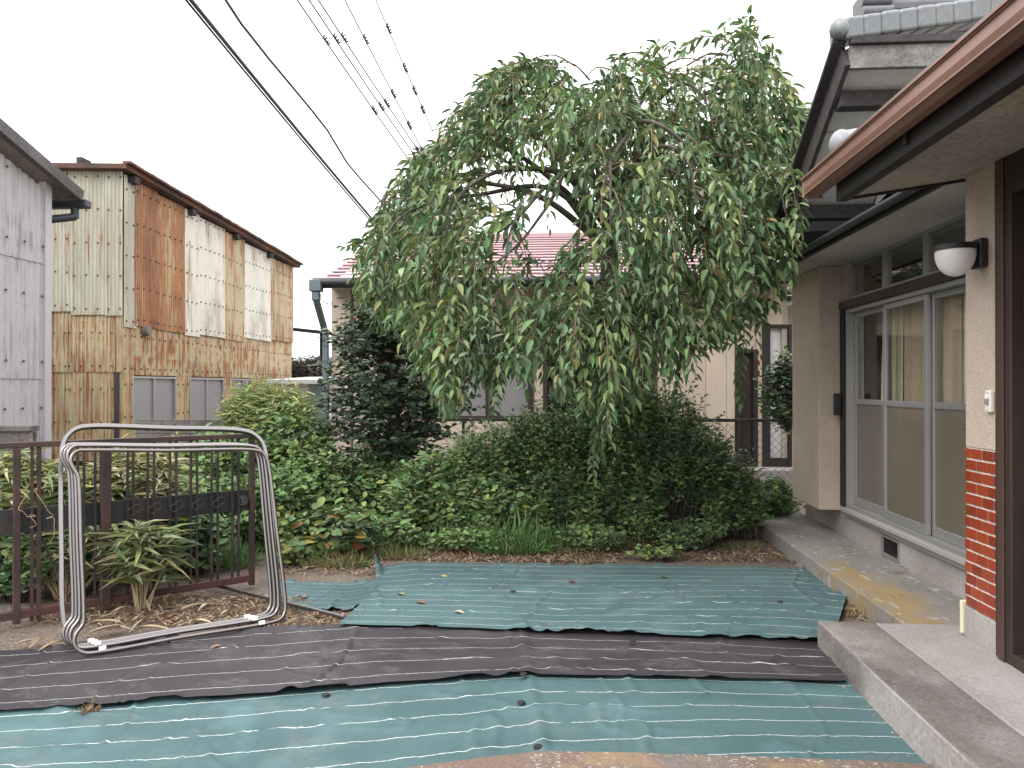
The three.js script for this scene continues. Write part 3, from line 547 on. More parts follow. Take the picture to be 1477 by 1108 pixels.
const zinc = [0.52, 0.50, 0.41], tan = [0.44, 0.375, 0.235], pale = [0.64, 0.62, 0.54];
const rust = {
  front: rustTex([0.46, 0.45, 0.35], -0.07, 101), frontLow: rustTex(tan, 0.075, 102), heavy: rustTex(tan, 0.36, 103, 0.5), medium: rustTex([0.38, 0.30, 0.17], 0.2, 104, 0.0),
  pale: rustTex(pale, -0.08, 105), pale2: rustTex(pale, -0.03, 106), tanA: rustTex(tan, 0.11, 107), low: rustTex(tan, 0.14, 108, 0.1), low2: rustTex(tan, 0.11, 109, 0.05),
};
const RM = {}; for (const k in rust) RM[k] = mat(null, 0.6, { map: rust[k], metalness: 0.0 });
const nailGeo = new THREE.SphereGeometry(0.02, 6, 4);
{
  const shed = thing('corrugated_shed', 'tall rusty corrugated iron shed with tan and orange sheets', 'shed');
  const c = P(176, 500, 14.4), SX = c.x, SZ = c.z;
  const zOf = px => onX(px, 500, SX).z, yOf = (px, py) => onX(px, py, SX).y;
  const seam = yOf(190, 461), wt = yOf(190, 541), top0 = yOf(192, 256), top1 = yOf(424, 386), zEnd = zOf(420);
  const topAt = z => lerp(top0, top1, (z - SZ) / (zEnd - SZ));
  const nails = [];
  srand(41);
  function side(pa, pb, ya, yb, m, proud, name = 'sheet') {
    const za = pa === null ? SZ : zOf(pa), zb = zOf(pb), w = za - zb + 0.06;
    const g = corrugated(w, yb - ya, 0.076, 0.011, 6, 1, 0.006);
    g.rotateY(Math.PI / 2); g.translate(SX + proud, ya, za); g.rotateZ(0);
    const o = part(name, g, m, shed);
    for (let y = ya + 0.12; y < yb; y += 0.62) for (let z = za - 0.08; z > zb; z -= 0.228) { const q = nailGeo.clone(); q.scale(0.6, 1, 1); q.translate(SX + proud + 0.014, y + rr(-0.012, 0.012), z); nails.push(q); }
    return o;
  }
  // back plate so that no light shows between the sheets
  part('frame', merge([bx(SX - 0.16, SX - 0.06, 0, Math.min(top0, top1) - 0.1, zEnd, SZ), bx(SX - 7, SX - 0.16, 0, top0 - 0.05, SZ - 0.16, SZ - 0.06), bx(SX - 7, SX - 0.06, 0, top1 - 0.1, zEnd, zEnd + 0.1)]), M.darkWood, shed);
  const up = [[null, 192, 'front'], [192, 223, 'heavy'], [223, 264, 'medium'], [264, 284, 'pale2'], [284, 320, 'pale'], [320, 350, 'tanA'], [350, 387, 'pale'], [387, 420, 'low2']];
  up.forEach(([a, b, k], i) => { const zm = (a === null ? SZ : zOf(a)), t = Math.min(topAt(zm), topAt(zOf(b))) - 0.02; side(a, b, seam - 0.08 - rr(0, 0.1) + (i > 5 ? 0.12 : 0), t, RM[k], 0.03 + (i % 2) * 0.004 + (k === 'pale' ? 0.012 : 0)); });
  [[null, 190, 'frontLow'], [190, 260, 'low'], [260, 323, 'low2'], [323, 361, 'low'], [361, 420, 'low2']].forEach(([a, b, k], i) => side(a, b, wt, seam + 0.05, RM[k], (i % 2) * 0.004));
  [[null, 190, 'frontLow'], [253, 273, 'frontLow'], [322, 336, 'low2'], [362, 420, 'low']].forEach(([a, b, k]) => side(a, b, 0.2, wt - 0.004, RM[k], 0.002));
  [[190, 253], [273, 322], [336, 362]].forEach(([a, b]) => side(a, b, 0.05, yOf(190, 625), RM.low2, 0.002));
  // windows: two panes in a thin metal frame
  for (const [a, b, mid] of [[190, 253, 222], [273, 322, 298], [336, 362, 350]]) {
    const za = zOf(a), zb = zOf(b), zm = zOf(mid), y0 = yOf(190, 625), y1 = wt - 0.02, f = 0.04;
    const w = part('window', merge([bx(SX - 0.05, SX + 0.02, y0, y1, za - f, za), bx(SX - 0.05, SX + 0.02, y0, y1, zb, zb + f), bx(SX - 0.05, SX + 0.02, y1 - f, y1, zb + f, za - f), bx(SX - 0.05, SX + 0.02, y0, y0 + f, zb + f, za - f), bx(SX - 0.05, SX + 0.015, y0 + f, y1 - f, zm - 0.03, zm + 0.03)]), M.alu, shed);
    part('pane', bx(SX - 0.03, SX - 0.022, y0 + f, y1 - f, zm + 0.03, za - f), M.paneGrey, w);
    part('pane', bx(SX - 0.045, SX - 0.037, y0 + f, y1 - f, zb + f, zm - 0.03), M.paneGrey, w);
  }
  // front, towards the camera
  const xOf = px => onZ(px, 500, SZ).x, yf = py => onZ(130, py, SZ).y;
  function front(xa, xb, ya, yb, m, proud) {
    const g = corrugated(xb - xa, yb - ya, 0.076, 0.011, 6, 1, 0.006); g.translate(xa, ya, SZ + proud); part('sheet', g, m, shed);
    for (let y = ya + 0.12; y < yb; y += 0.62) for (let x = xa + 0.07; x < xb; x += 0.228) { const q = nailGeo.clone(); q.scale(1, 1, 0.6); q.translate(x, y + rr(-0.012, 0.012), SZ + proud + 0.014); nails.push(q); }
  }
  const tl = yf(238);
  [[20, 60], [60, 104], [104, 153], [153, 176]].forEach(([a, b], i) => front(xOf(a), b === 176 ? SX + 0.03 : xOf(b) + 0.04, yf(446 + (i > 1 ? 6 : 0)) - rr(0, 0.06), tl, RM.front, 0.03 + (i % 2) * 0.004));
  [[-20, 40], [40, 95], [95, 140], [140, 176]].forEach(([a, b], i) => front(xOf(a), b === 176 ? SX + 0.01 : xOf(b) + 0.04, yf(537), yf(440), i % 2 ? RM.frontLow : RM.low2, (i % 2) * 0.004));
  [[-20, 40], [40, 95], [95, 140], [140, 176]].forEach(([a, b], i) => front(xOf(a), b === 176 ? SX + 0.01 : xOf(b) + 0.04, 0.1, yf(535), RM.frontLow, -0.012 - (i % 2) * 0.004));
  const nn = part('nail_heads', merge(nails), mat([0.10, 0.055, 0.035], 0.8), shed); nn.userData.kind = 'stuff';
  // roof: thin sheets on a timber edge, with purlin ends showing
  const rm = grainMat([0.075, 0.05, 0.042], { amp: 0.3, coarse: 0.6, s: 43, tint: [0.16, 0.075, 0.045], bump: 0.004 });
  const hi = (x) => (SX - x) * 0.03;
  { const q = new THREE.BufferGeometry(); const x0 = SX - 7, x1 = SX + 0.2, za = SZ + 0.22, zb = zEnd - 0.25, T = 0.09, ya = topAt(za), yb = topAt(zb); const p = [];
    const c8 = [[x0, ya + hi(x0), za], [x1, ya, za], [x1, yb, zb], [x0, yb + hi(x0), zb]]; const t8 = c8.map(([x, y, z]) => [x, y + T, z]); const quad = (a, b, c, d) => p.push(...a, ...b, ...c, ...a, ...c, ...d);
    quad(...t8); quad(...c8); for (let i = 0; i < 4; i++) quad(c8[i], c8[(i + 1) % 4], t8[(i + 1) % 4], t8[i]);
    q.setAttribute('position', new THREE.Float32BufferAttribute(p, 3)); q.computeVertexNormals();
    const roof = part('roof', uvm(q), rm, shed);
    for (let k = 0; k < 22; k++) { const t = k / 22, z = lerp(za, zb, t), z2 = lerp(za, zb, (k + 1) / 22); part('roof_edge_sheet', bar(V(x1 + 0.01, topAt(z) + T + 0.02 + rr(-0.008, 0.012), z), V(x1 + 0.01, topAt(z2) + T + 0.02 + rr(-0.008, 0.012), z2 - 0.02), 0.16, 0.05), rm, roof); }
    for (const px of [186, 270, 335, 384]) { const z = zOf(px); part('purlin', bx(SX - 0.1, SX + 0.17, topAt(z) - 0.15, topAt(z) - 0.02, z - 0.09, z + 0.09), M.darkWood, roof); }
    part('purlin', bx(xOf(118), xOf(126), tl - 0.05, tl + 0.1, SZ - 0.1, SZ + 0.18), M.darkWood, roof);
  }
  part('vent_pipe', rod(V(SX - 0.05, yOf(205, 478), zOf(206)), V(SX + 0.14, yOf(205, 477), zOf(206)), 0.11, 0.1, 14), mat([0.16, 0.13, 0.11], 0.8), shed);
  // lean-to roof on the rear end
  const lt = thing('lean_to_roof', 'small dark lean-to roof sticking out behind the rusty shed', 'roof');
  part('sheet', bar(V(SX - 1.2, yOf(420, 466), zEnd - 1.5), V(SX + 1.1, yOf(430, 480), zEnd - 1.5), 1.8, 0.05), M.darkWood, lt);
  part('post', bx(SX + 0.2, SX + 0.3, 0, yOf(430, 472), zEnd - 2.2, zEnd - 2.1), M.darkWood, lt);
}
// ------------------------------------------------------------------ grey slate-clad shed
{
  const c = P(66, 500, 11.2), SX = c.x, SZ = c.z;
  const shed = thing('grey_shed', 'weathered grey corrugated shed with dark sloping roof edge and gutter', 'shed');
  const zOf = px => onX(px, 500, SX).z, yOf = (px, py) => onX(px, py, SX).y;
  const gtex = s => tex(256, 512, (u, v) => { const st = fbm(u, v, 30, 3, 4, s), b = fbm(u, v, 4, 5, 4, s + 2), g = speck(u, v, 128, s + 4); let c = mul3([0.42, 0.40, 0.405], 0.88 + 0.24 * g); c = mix3(c, [0.16, 0.15, 0.155], sst(0.5, 0.85, 0.6 * st + 0.45 * b) * 0.75); return c; });
  const gm = [201, 205, 209].map(s => mat(null, 0.9, { map: gtex(s) }));
  const s1 = yOf(65, 382), s2 = yOf(65, 547), bolts = [];
  srand(51);
  const cols = []; for (let z = SZ; z < SZ + 6; z += 0.72) cols.push(z);
  const e0 = onX(66, 246, SX).y - 0.28;        // wall top at the eave end
  cols.forEach((z, i) => {
    const ht = e0 + (z - SZ) * 0.29 + 0.5;
    [[0, s2 + 0.04], [s2, s1 + 0.04], [s1, ht]].forEach(([a, b], k) => {
      const g = corrugated(0.74, b - a, 0.13, 0.014, 8, 1); g.rotateY(Math.PI / 2);
      if (k === 2) { const p = g.attributes.position; for (let j = 0; j < p.count; j++) if (p.getY(j) > (b - a) / 2) p.setY(j, e0 - a + (z + 0.74 - SZ + p.getZ(j)) * 0.29 - 0.03); }
      g.translate(SX + 0.012 * k + (i % 2) * 0.004, a, z + 0.74); part('sheet', g, gm[(i + k) % 3], shed);
      for (let y = a + 0.25; y < b - 0.4; y += 0.95) for (const dz of [0.12, 0.5]) { const q = new THREE.SphereGeometry(0.017, 6, 4); q.translate(SX + 0.012 * k + 0.018, y, z + dz); bolts.push(q); }
    });
  });
  part('bolts', merge(bolts), mat([0.06, 0.055, 0.06], 0.7), shed).userData.kind = 'stuff';
  part('corner_trim', merge([bx(SX - 0.05, SX + 0.055, 0, e0 + 0.1, SZ - 0.05, SZ + 0.09, 0.005)]), mat([0.42, 0.41, 0.43], 0.8), shed);
  part('end_wall', bx(SX - 8, SX - 0.05, 0, e0, SZ - 0.04, SZ + 0.02), gm[0], shed);
  const roof = part('roof', bar(V(SX - 3.7, e0 + 0.12 - 0.42 * 0.29, SZ - 0.42), V(SX - 3.7, e0 + 0.12 + 6 * 0.29, SZ + 6), 7.9, 0.1), M.block, shed);
  part('verge_cap', bar(V(SX + 0.25, e0 + 0.13 - 0.42 * 0.29, SZ - 0.42), V(SX + 0.25, e0 + 0.13 + 6 * 0.29, SZ + 6), 0.1, 0.17), grainMat([0.10, 0.095, 0.095], { amp: 0.3, coarse: 0.5, s: 46 }), roof);
  part('gutter', merge([bx(SX - 2, SX + 0.33, e0 - 0.16, e0 - 0.03, SZ - 0.58, SZ - 0.42, 0.03), rod(V(SX + 0.12, e0 - 0.16, SZ - 0.48), V(SX + 0.12, e0 - 0.31, SZ - 0.48), 0.06, 0.06, 10), rod(V(SX + 0.12, e0 - 0.29, SZ - 0.48), V(SX - 0.1, e0 - 0.39, SZ - 0.2), 0.06, 0.06, 10)]), M.gutter, roof);
}
// ------------------------------------------------------------------ low block walls at the left boundary
function blockWall(a, b, h, label, cap) {
  const w = thing('block_wall', label, 'wall', null);
  const L = a.distanceTo(b), dir = V().subVectors(b, a).normalize(), n = Math.ceil(L / 0.4), rows = Math.ceil(h / 0.2);
  for (let r = 0; r < rows; r++) for (let k = -1; k < n; k++) {
    const s0 = Math.max(0, k * 0.4 + (r % 2) * 0.2), s1 = Math.min(L, k * 0.4 + (r % 2) * 0.2 + 0.392); if (s1 - s0 < 0.03) continue;
    const y0 = r * 0.2, y1 = Math.min(h, y0 + 0.192), p = a.clone().addScaledVector(dir, s0), q = a.clone().addScaledVector(dir, s1); p.y = q.y = (y0 + y1) / 2;
    part('block', bar(p, q, 0.12, y1 - y0), M.block, w);
  }
  part('core', bar(a.clone().setY(h / 2), b.clone().setY(h / 2), 0.1, h - 0.01), M.block, w);
  if (cap) part('coping', bar(a.clone().setY(h + 0.035), b.clone().setY(h + 0.035), 0.2, 0.07), M.block, w);
}
{
  const a = P(-60, 620, 9.6), b = P(50, 620, 9.6); a.y = b.y = 0; blockWall(a, b, P(20, 622, 9.6).y, 'low stained concrete block wall with coping before the grey shed', true);
  const c = P(198, 612, 11.5), d = P(330, 612, 11.5); const h = P(240, 606, 11.5).y; c.y = d.y = 0; blockWall(c, d, h, 'dark stained concrete block wall below the rusty shed windows', false);
}
// ------------------------------------------------------------------ white shed and trees in the distance
{
  const z = -19.5, X = px => onZ(px, 560, z).x, Y = py => onZ(450, py, z).y, s = thing('white_shed', 'small white shed seen between rusty shed and grey downpipe', 'shed');
  const x0 = X(400), x1 = X(476), y1 = Y(552), yr = Y(538);
  for (let x = x0, k = 0; x < x1 - 0.05; x += 0.3, k++) part('board', bx(x + 0.004, Math.min(x1, x + 0.296), 0, y1, z - 0.1, z + (k % 2) * 0.006, 0.004), mat([0.62, 0.63, 0.66], 0.6), s);
  const w = part('window', bx(X(446), X(474), Y(620), Y(556), z + 0.008, z + 0.04), M.alu, s); part('pane', bx(X(447.5), X(472), Y(619), Y(560), z + 0.041, z + 0.05), mat([0.20, 0.25, 0.31], 0.2), w);
  part('roof', bar(V((x0 + x1) / 2, y1 + 0.02, z + 0.4), V((x0 + x1) / 2, yr - 0.12, z - 3), x1 - x0 + 0.3, 0.12), mat([0.6, 0.6, 0.61], 0.5), s);
}
// ------------------------------------------------------------------ chain-link fence before the neighbouring house
{
  const z = -10.1, fe = thing('chain_link_fence', 'black chain-link fence with flat top rail before the beige house', 'fence');
  const x0 = onZ(610, 605, z).x, x1 = onZ(1215, 605, z).x, y1 = onZ(900, 606, z).y;
  part('top_rail', merge([bx(x0, x1, y1 - 0.022, y1 + 0.022, z - 0.02, z + 0.02, 0.006)]), M.ironBlack, fe);
  for (const px of [668, 800, 930, 1063, 1195]) { const x = onZ(px, 605, z).x; part('post', rod(V(x, -0.05, z - 0.03), V(x, y1 + 0.04, z - 0.03), 0.02, 0.02, 10), M.ironBlack, fe); }
  const gs = [], hgt = y1 - 0.04, st = 0.1;
  for (let x = x0 - hgt; x < x1; x += st) for (const s of [1, -1]) {
    let a = s > 0 ? V(x, 0.03, z) : V(x, hgt, z + 0.003), b = s > 0 ? V(x + hgt, hgt, z) : V(x + hgt, 0.03, z + 0.003);
    if (a.x < x0 || b.x > x1) continue; gs.push(rod(a, b, 0.0022, 0.0022, 4));
  }
  part('wire_net', merge(gs), M.ironBlack, fe).userData.kind = 'stuff';
}
// ------------------------------------------------------------------ old folding iron gate on the left
{
  const A = G(0, 908), B = G(366, 847), dir = V().subVectors(B, A).normalize(), nrm = V(-dir.z, 0, dir.x);
  const along = px => { const r = ray(px, 700); // intersection with the gate's vertical plane
    const t = V().subVectors(A, camera.position).dot(nrm) / r.dot(nrm); const p = r.multiplyScalar(t).add(camera.position); p.y = 0; return p; };
  const up = (p, y, off = 0) => p.clone().setY(y).addScaledVector(nrm, off);
  const GH = 1.135, Q = along(151), A2 = A.clone().addScaledVector(dir, -1.4);
  function leaf(name, label, p0, p1, bars, thick, redBottom) {
    const g = thing(name, label, 'gate', null);
    part('top_rail', bar(up(p0, GH), up(p1, GH), 0.05, 0.035), M.ironBrown, g);
    part('bottom_rail', bar(up(p0, 0.075), up(p1, 0.075), 0.04, 0.05), M.ironRed, g);
    part('lock_band', bar(up(p0, 0.655, -0.028), up(p1, 0.655, -0.028), 0.012, 0.155), M.ironBlack, g);
    for (const px of bars) { const p = along(px); part('bar', bar(up(p, 0.1), up(p, GH - 0.019), 0.016, 0.016, dir), M.ironBlack, g); }
    for (const [px, w] of thick) { const p = along(px); part('post', bar(up(p, 0.02), up(p, GH - 0.018), w, w * 0.8, dir), M.ironBrown, g); }
    return g;
  }
  const l1 = leaf('iron_gate', 'brown rusty iron gate leaf at the grey shed side, behind the tall arched tube', A2, along(146), [112, 121, 137], [[-130, 0.05], [-60, 0.025], [24, 0.05], [46, 0.022], [56, 0.03]], true);
  part('brace', bar(up(along(60), 0.55, -0.05), up(along(92), 0.2, -0.05), 0.03, 0.012, V(0, 1, 0)), M.ironBlack, l1);
  const l2 = leaf('iron_gate', 'black iron gate leaf with paired bars and round steel lock behind the steel frames', along(148), B, [184, 192, 213, 222, 245, 254, 275, 284, 305, 314, 335, 344], [[152, 0.075], [363, 0.045]], true);
  const k = along(351), kn = up(k, 0.655, -0.034);
  const out = nrm.clone().multiplyScalar(-1); const sgn = out.dot(V().subVectors(camera.position, k)) > 0 ? out : nrm.clone();
  const knob = part('lock', merge([rod(kn, kn.clone().addScaledVector(sgn, 0.03), 0.042, 0.04, 20), rod(kn.clone().addScaledVector(sgn, 0.03), kn.clone().addScaledVector(sgn, 0.055), 0.027, 0.025, 20)]), M.steel, l2);
  // scroll wires binding the bar pairs
  for (const px of [188, 217.5, 249.5, 279.5, 309.5]) { const p = up(along(px), 0.655).addScaledVector(sgn, 0.045); const t = new THREE.TorusGeometry(0.026, 0.004, 6, 16); t.rotateY(Math.atan2(sgn.x, sgn.z)); t.translate(p.x, p.y, p.z); const t2 = t.clone().translate(dir.x * 0.03, 0.02, dir.z * 0.03); part('scroll', merge([t, t2]), M.ironBlack, l2); }
  // dead tendrils of climbing plants
  srand(61);
  [[26, 'dry vine tendril hanging in a loop from the thick brown gate bar'], [52, 'pale dry vine tendril curling round the thin paired gate bars']].forEach(([px, lb]) => { const p = along(px); const pts = []; let y = 0.86, x = 0; for (let j = 0; j < 11; j++) { pts.push(up(p, y).addScaledVector(sgn, 0.035 + 0.03 * R()).addScaledVector(dir, x)); y += rr(-0.075, 0.012); x = clamp(x + rr(-0.06, 0.06), -0.07, 0.09); } solo('dry_vine', limb(pts, 0.0024, 0.0014, 5, 40), M.dry, lb, 'vine', 'dry vines on the gate'); });
}
// ------------------------------------------------------------------ bent steel frames leaning on the gate
const frameBase = [G(118, 956), G(410, 907)];
{
  const [bl, br] = frameBase, top = P(112, 664, 4.5);
  const u = V().subVectors(br, bl).normalize(); let v = V().subVectors(top, bl); v.addScaledVector(u, -v.dot(u)).normalize(); const n = V().crossVectors(u, v).normalize();
  const plane = (px, py, o = bl) => { const r = ray(px, py), t = V().subVectors(o, camera.position).dot(n) / r.dot(n); const q = r.multiplyScalar(t).add(camera.position).sub(o); return [q.dot(u), q.dot(v)]; };
  const loop = [[112, 664], [104, 671], [102, 680], [106, 690], [112, 700], [114, 712], [117, 800], [121, 900], [120, 915], [110, 929], [107, 940], [111, 951], [122, 957], [140, 956], [260, 934], [392, 911], [405, 906], [411, 897], [412, 884], [400, 780], [389, 690], [386, 676], [380, 666], [370, 662], [240, 663], [130, 663]].map(([a, b]) => plane(a, b));
  const minY = Math.min(...loop.map(p => p[1])) + 0.011;
  const curve = new THREE.CatmullRomCurve3(loop.map(([a, b]) => V(a, b - minY + 0.011, 0)), true, 'centripetal');
  const g0 = new THREE.TubeGeometry(curve, 220, 0.0115, 10, true);
  const labels = ['shiny bent steel tube barrier standing foremost on the dark mat', 'bent steel tube barrier second behind the foremost one', 'bent steel tube barrier third in the nested set', 'bent steel tube barrier rearmost of the nested set, next to the arched tube'];
  const cl = new RoundedBoxGeometry(0.036, 0.026, 0.032, 2, 0.005);
  for (let k = 0; k < 4; k++) {
    const f = thing('steel_barrier', labels[k], 'barrier', 'nested steel barriers leaning on the gate', bl.clone().addScaledVector(V(n.x, 0, n.z).normalize(), -[0, 0.11, 0.145, 0.18][k]).addScaledVector(u, -0.015 * k));
    f.position.y = 0.042;
    const tilt = new THREE.Matrix4().makeBasis(u, v, n); f.quaternion.setFromRotationMatrix(tilt);
    f.rotateX([0, 0.075, 0.085, 0.095][k]);
    part('tube', g0, k % 2 ? M.steel : M.rustySteel, f);
    for (const [px, py] of [[148, 954], [378, 913]]) { const [a, b] = plane(px, py); const c = cl.clone(); c.rotateZ(Math.atan2(-0, 1)); c.translate(a, 0.016 + Math.max(0, b - minY), 0); part('clip', uvm(c), M.white, f); }
  }
  // tall arch of flat tube
  const o = bl.clone().addScaledVector(V(n.x, 0, n.z).normalize(), -0.24);
  const pl = (px, py) => plane(px, py, o);
  const arch = [[117, 944], [104, 932], [95, 912], [90, 880], [88.5, 800], [88, 668], [90, 645], [97, 629], [110, 619], [130, 615.5], [240, 618], [345, 621], [364, 626], [377, 638], [383, 656], [386, 680], [394, 780], [403, 880], [402, 893]].map(([a, b]) => pl(a, b));
  const ac = new THREE.CatmullRomCurve3(arch.map(([a, b]) => V(a, b, 0)), false, 'centripetal');
  const N = 420, pos = [], idx = [], hw = 0.013, hd = 0.024, sec = [[-hw, -hd * 0.8], [-hw * 0.7, -hd], [hw * 0.7, -hd], [hw, -hd * 0.8], [hw, hd * 0.8], [hw * 0.7, hd], [-hw * 0.7, hd], [-hw, hd * 0.8]];
  for (let i = 0; i <= N; i++) { const t = i / N, p = ac.getPointAt(t), tg = ac.getTangentAt(t), sx = V(-tg.y, tg.x, 0); for (const [a, b] of sec) pos.push(p.x + sx.x * a, p.y + sx.y * a, b); }
  for (let i = 0; i < N; i++) for (let j = 0; j < 8; j++) { const a = i * 8 + j, b = i * 8 + (j + 1) % 8; idx.push(a, b, a + 8, b, b + 8, a + 8); }
  let ag = new THREE.BufferGeometry(); ag.setAttribute('position', new THREE.Float32BufferAttribute(pos, 3)); ag.setIndex(idx); ag = toCreasedNormals(ag, 0.5);
  const ar = thing('steel_arch', 'tall flat steel arch behind the nested bent barriers', 'barrier', null, o);
  ar.quaternion.setFromRotationMatrix(new THREE.Matrix4().makeBasis(u, v, n));
  part('arch', uvm(ag), M.steel, ar);
  // steel pipe lying on the ground
  const pa = G(283, 838, 0.03), pb = G(500, 891, 0.03);
  solo('steel_pipe', rod(pa, pb, 0.0125, 0.0125, 12), M.steel, 'straight thin steel pipe lying on the ground beside the frames', 'pipe');
  const c2 = rod(G(497, 890.4, 0.03), G(501, 891.2, 0.03), 0.0145, 0.0145, 12); part('end_cap', c2, M.black, scene.getObjectByName('steel_pipe'));
}
// ------------------------------------------------------------------ utility pole and overhead wires
{
  const d = 30, b = P(657, 560, d); b.y = 0; const topY = P(657, 196, d).y;
  const pole = thing('utility_pole', 'grey concrete utility pole half hidden behind the weeping tree', 'utility pole', null, b);
  part('shaft', new THREE.CylinderGeometry(0.13, 0.19, topY, 16).translate(0, topY / 2, 0), M.pole, pole);
  const yy = py => P(657, py, d).y;
  part('crossarm', bx(-1.7, 0.9, yy(214), yy(210), -0.06, 0.06), M.pole, pole);
  part('crossarm', bx(-1.1, 0.7, yy(232), yy(229), -0.06, 0.06), M.pole, pole);
  for (const x of [-1.6, -1.1, -0.6, 0.5, 0.8]) part('insulator', new THREE.CylinderGeometry(0.05, 0.07, 0.2, 10).translate(x, yy(208), 0), M.white, pole);
  // wires run level towards the pole's line and on overhead past the camera
  const wires = [
    [[278, 0], [525, 305], 0.014, 'thick overhead cable bundle running above the rusty shed', 0, 5.3],
    [[285, 0], [532, 308], 0.024, 'thickest black overhead cable beside the bundle', 0, 5.3],
    [[336, 0], [556, 300], 0.018, 'wavy black overhead cable between the thick bundle and the thin wires', 0, 5.9],
    [[434, 0], [617, 268], 0.015, 'thin overhead wire, first of three with clustered dark markers', 1, 8.2],
    [[451, 0], [622, 258], 0.015, 'thin overhead wire, middle one of three with clustered dark markers', 1, 8.4],
    [[464, 0], [626, 250], 0.015, 'thin overhead wire, third of three with clustered dark markers', 1, 8.6],
    [[501, 0], [622, 240], 0.013, 'very thin overhead wire beside the three close ones', 2, 9.2],
    [[545, 0], [617, 172], 0.012, 'faint overhead wire nearest the top of the weeping tree', 2, 9.8],
  ];
  srand(71);
  for (const [p0, p1, r, label, mk, hgt] of wires) {
    // height above the eye fixes the distance at which the wire leaves the picture
    const d0 = hgt * F / (558 - p0[1]), d1 = hgt * F / (558 - p1[1]);
    const A = P(p0[0], p0[1], d0), B = P(p1[0], p1[1], d1), dir = V().subVectors(B, A);
    const far = A.clone().addScaledVector(dir, label.includes('thick') || label.includes('wavy') ? 1.35 : 1.15), near = A.clone().addScaledVector(dir, -0.9);
    const w = thing('overhead_wire', label, 'wire', 'overhead wires');
    const pts = []; for (let i = 0; i <= 12; i++) { const p = near.clone().lerp(far, i / 12); p.y -= 0.12 * Math.sin(i / 12 * Math.PI); if (label.startsWith('wavy')) p.x += 0.07 * Math.sin(i * 2.1); pts.push(p); }
    part('cable', limb(pts, r, r * 1.6, 6, 24), M.wire, w);
    if (mk) for (const t of mk === 1 ? [0.2, 0.58, 0.86, 1.0] : [0.22, 0.55, 0.74, 0.9]) {
      const c = A.clone().addScaledVector(dir, (t * d0) / (d1 - t * (d1 - d0))); c.y -= 0.08; const coil = [], ax = dir.clone().normalize(), k = c.distanceTo(camera.position) / 34;
      for (let i = 0; i <= 26; i++) { const s = i / 26 - 0.5, a = i * 1.5, rad = 0.10 * k * (0.5 + 0.5 * Math.sin(i * 2.3)); coil.push(c.clone().addScaledVector(ax, s * 0.7 * k).add(V(Math.cos(a) * rad, Math.sin(a) * rad * 1.3, 0))); }
      part('marker', limb(coil, 0.022 * k, 0.022 * k, 5, 60), M.wire, w);
    }
  }
}
// ------------------------------------------------------------------ leaves
function leafGeo(kind) {   // unit leaf: base at 0, tip at +y 1, width 1 in x, face +z
  const st = { cherry: [[0, 0.02], [0.18, 0.32], [0.42, 0.5], [0.7, 0.36], [1, 0.0]], round: [[0, 0.05], [0.25, 0.45], [0.55, 0.5], [0.82, 0.3], [1, 0]], blade: [[0, 0.15], [0.2, 0.5], [0.6, 0.38], [1, 0]], small: [[0, 0.04], [0.45, 0.5], [1, 0]] }[kind];
  const droop = kind === 'blade' ? 0.3 : 0.16, fold = kind === 'blade' ? 0.12 : 0.22, pos = [], idx = [];
  st.forEach(([t, w]) => { const z = -droop * t * t; pos.push(-w, t, z + fold * w * 0.9, 0, t, z, w, t, z + fold * w * 0.9); });
  for (let i = 0; i < st.length - 1; i++) { const a = i * 3, b = a + 3; idx.push(a, a + 1, b, a + 1, b + 1, b, a + 1, a + 2, b + 1, a + 2, b + 2, b + 1); }
  const g = new THREE.BufferGeometry(); g.setAttribute('position', new THREE.Float32BufferAttribute(pos, 3)); g.setIndex(idx); g.computeVertexNormals(); return g;
}
const LG = { cherry: leafGeo('cherry'), round: leafGeo('round'), blade: leafGeo('blade'), small: leafGeo('small') };
const leafMat = new THREE.MeshPhysicalMaterial({ vertexColors: true, roughness: 0.85, transmission: 0.25, thickness: 0, clearcoat: 0.4, clearcoatRoughness: 0.34, side: THREE.DoubleSide });
const leafMatSoft = new THREE.MeshPhysicalMaterial({ vertexColors: true, roughness: 0.9, transmission: 0.3, thickness: 0, clearcoat: 0.1, clearcoatRoughness: 0.5, side: THREE.DoubleSide });
const tone = new Map();
function toneMat(c, src) { const q = c.map(x => Math.round(x * 40) / 40 || x > 0.01 && 0.012 || 0.006), key = q.join() + (src === leafMat); if (!tone.has(key)) { const m = src.clone(); m.vertexColors = false; m.color.setRGB(...q); tone.set(key, m); } return tone.get(key); }
const _m = new THREE.Matrix4();
function leafMatrix(p, dir, nrm, len, wid, curl = 1) {   // dir: towards the tip
  const y = dir.clone().normalize(), z = nrm.clone().addScaledVector(y, -nrm.dot(y)); if (z.lengthSq() < 1e-6) z.set(0.3, 0.2, 0.9).addScaledVector(y, -0.2); z.normalize(); const x = V().crossVectors(y, z);
  return new THREE.Matrix4().makeBasis(x.multiplyScalar(wid), y.multiplyScalar(len), z.multiplyScalar(len * curl)).setPosition(p);
}
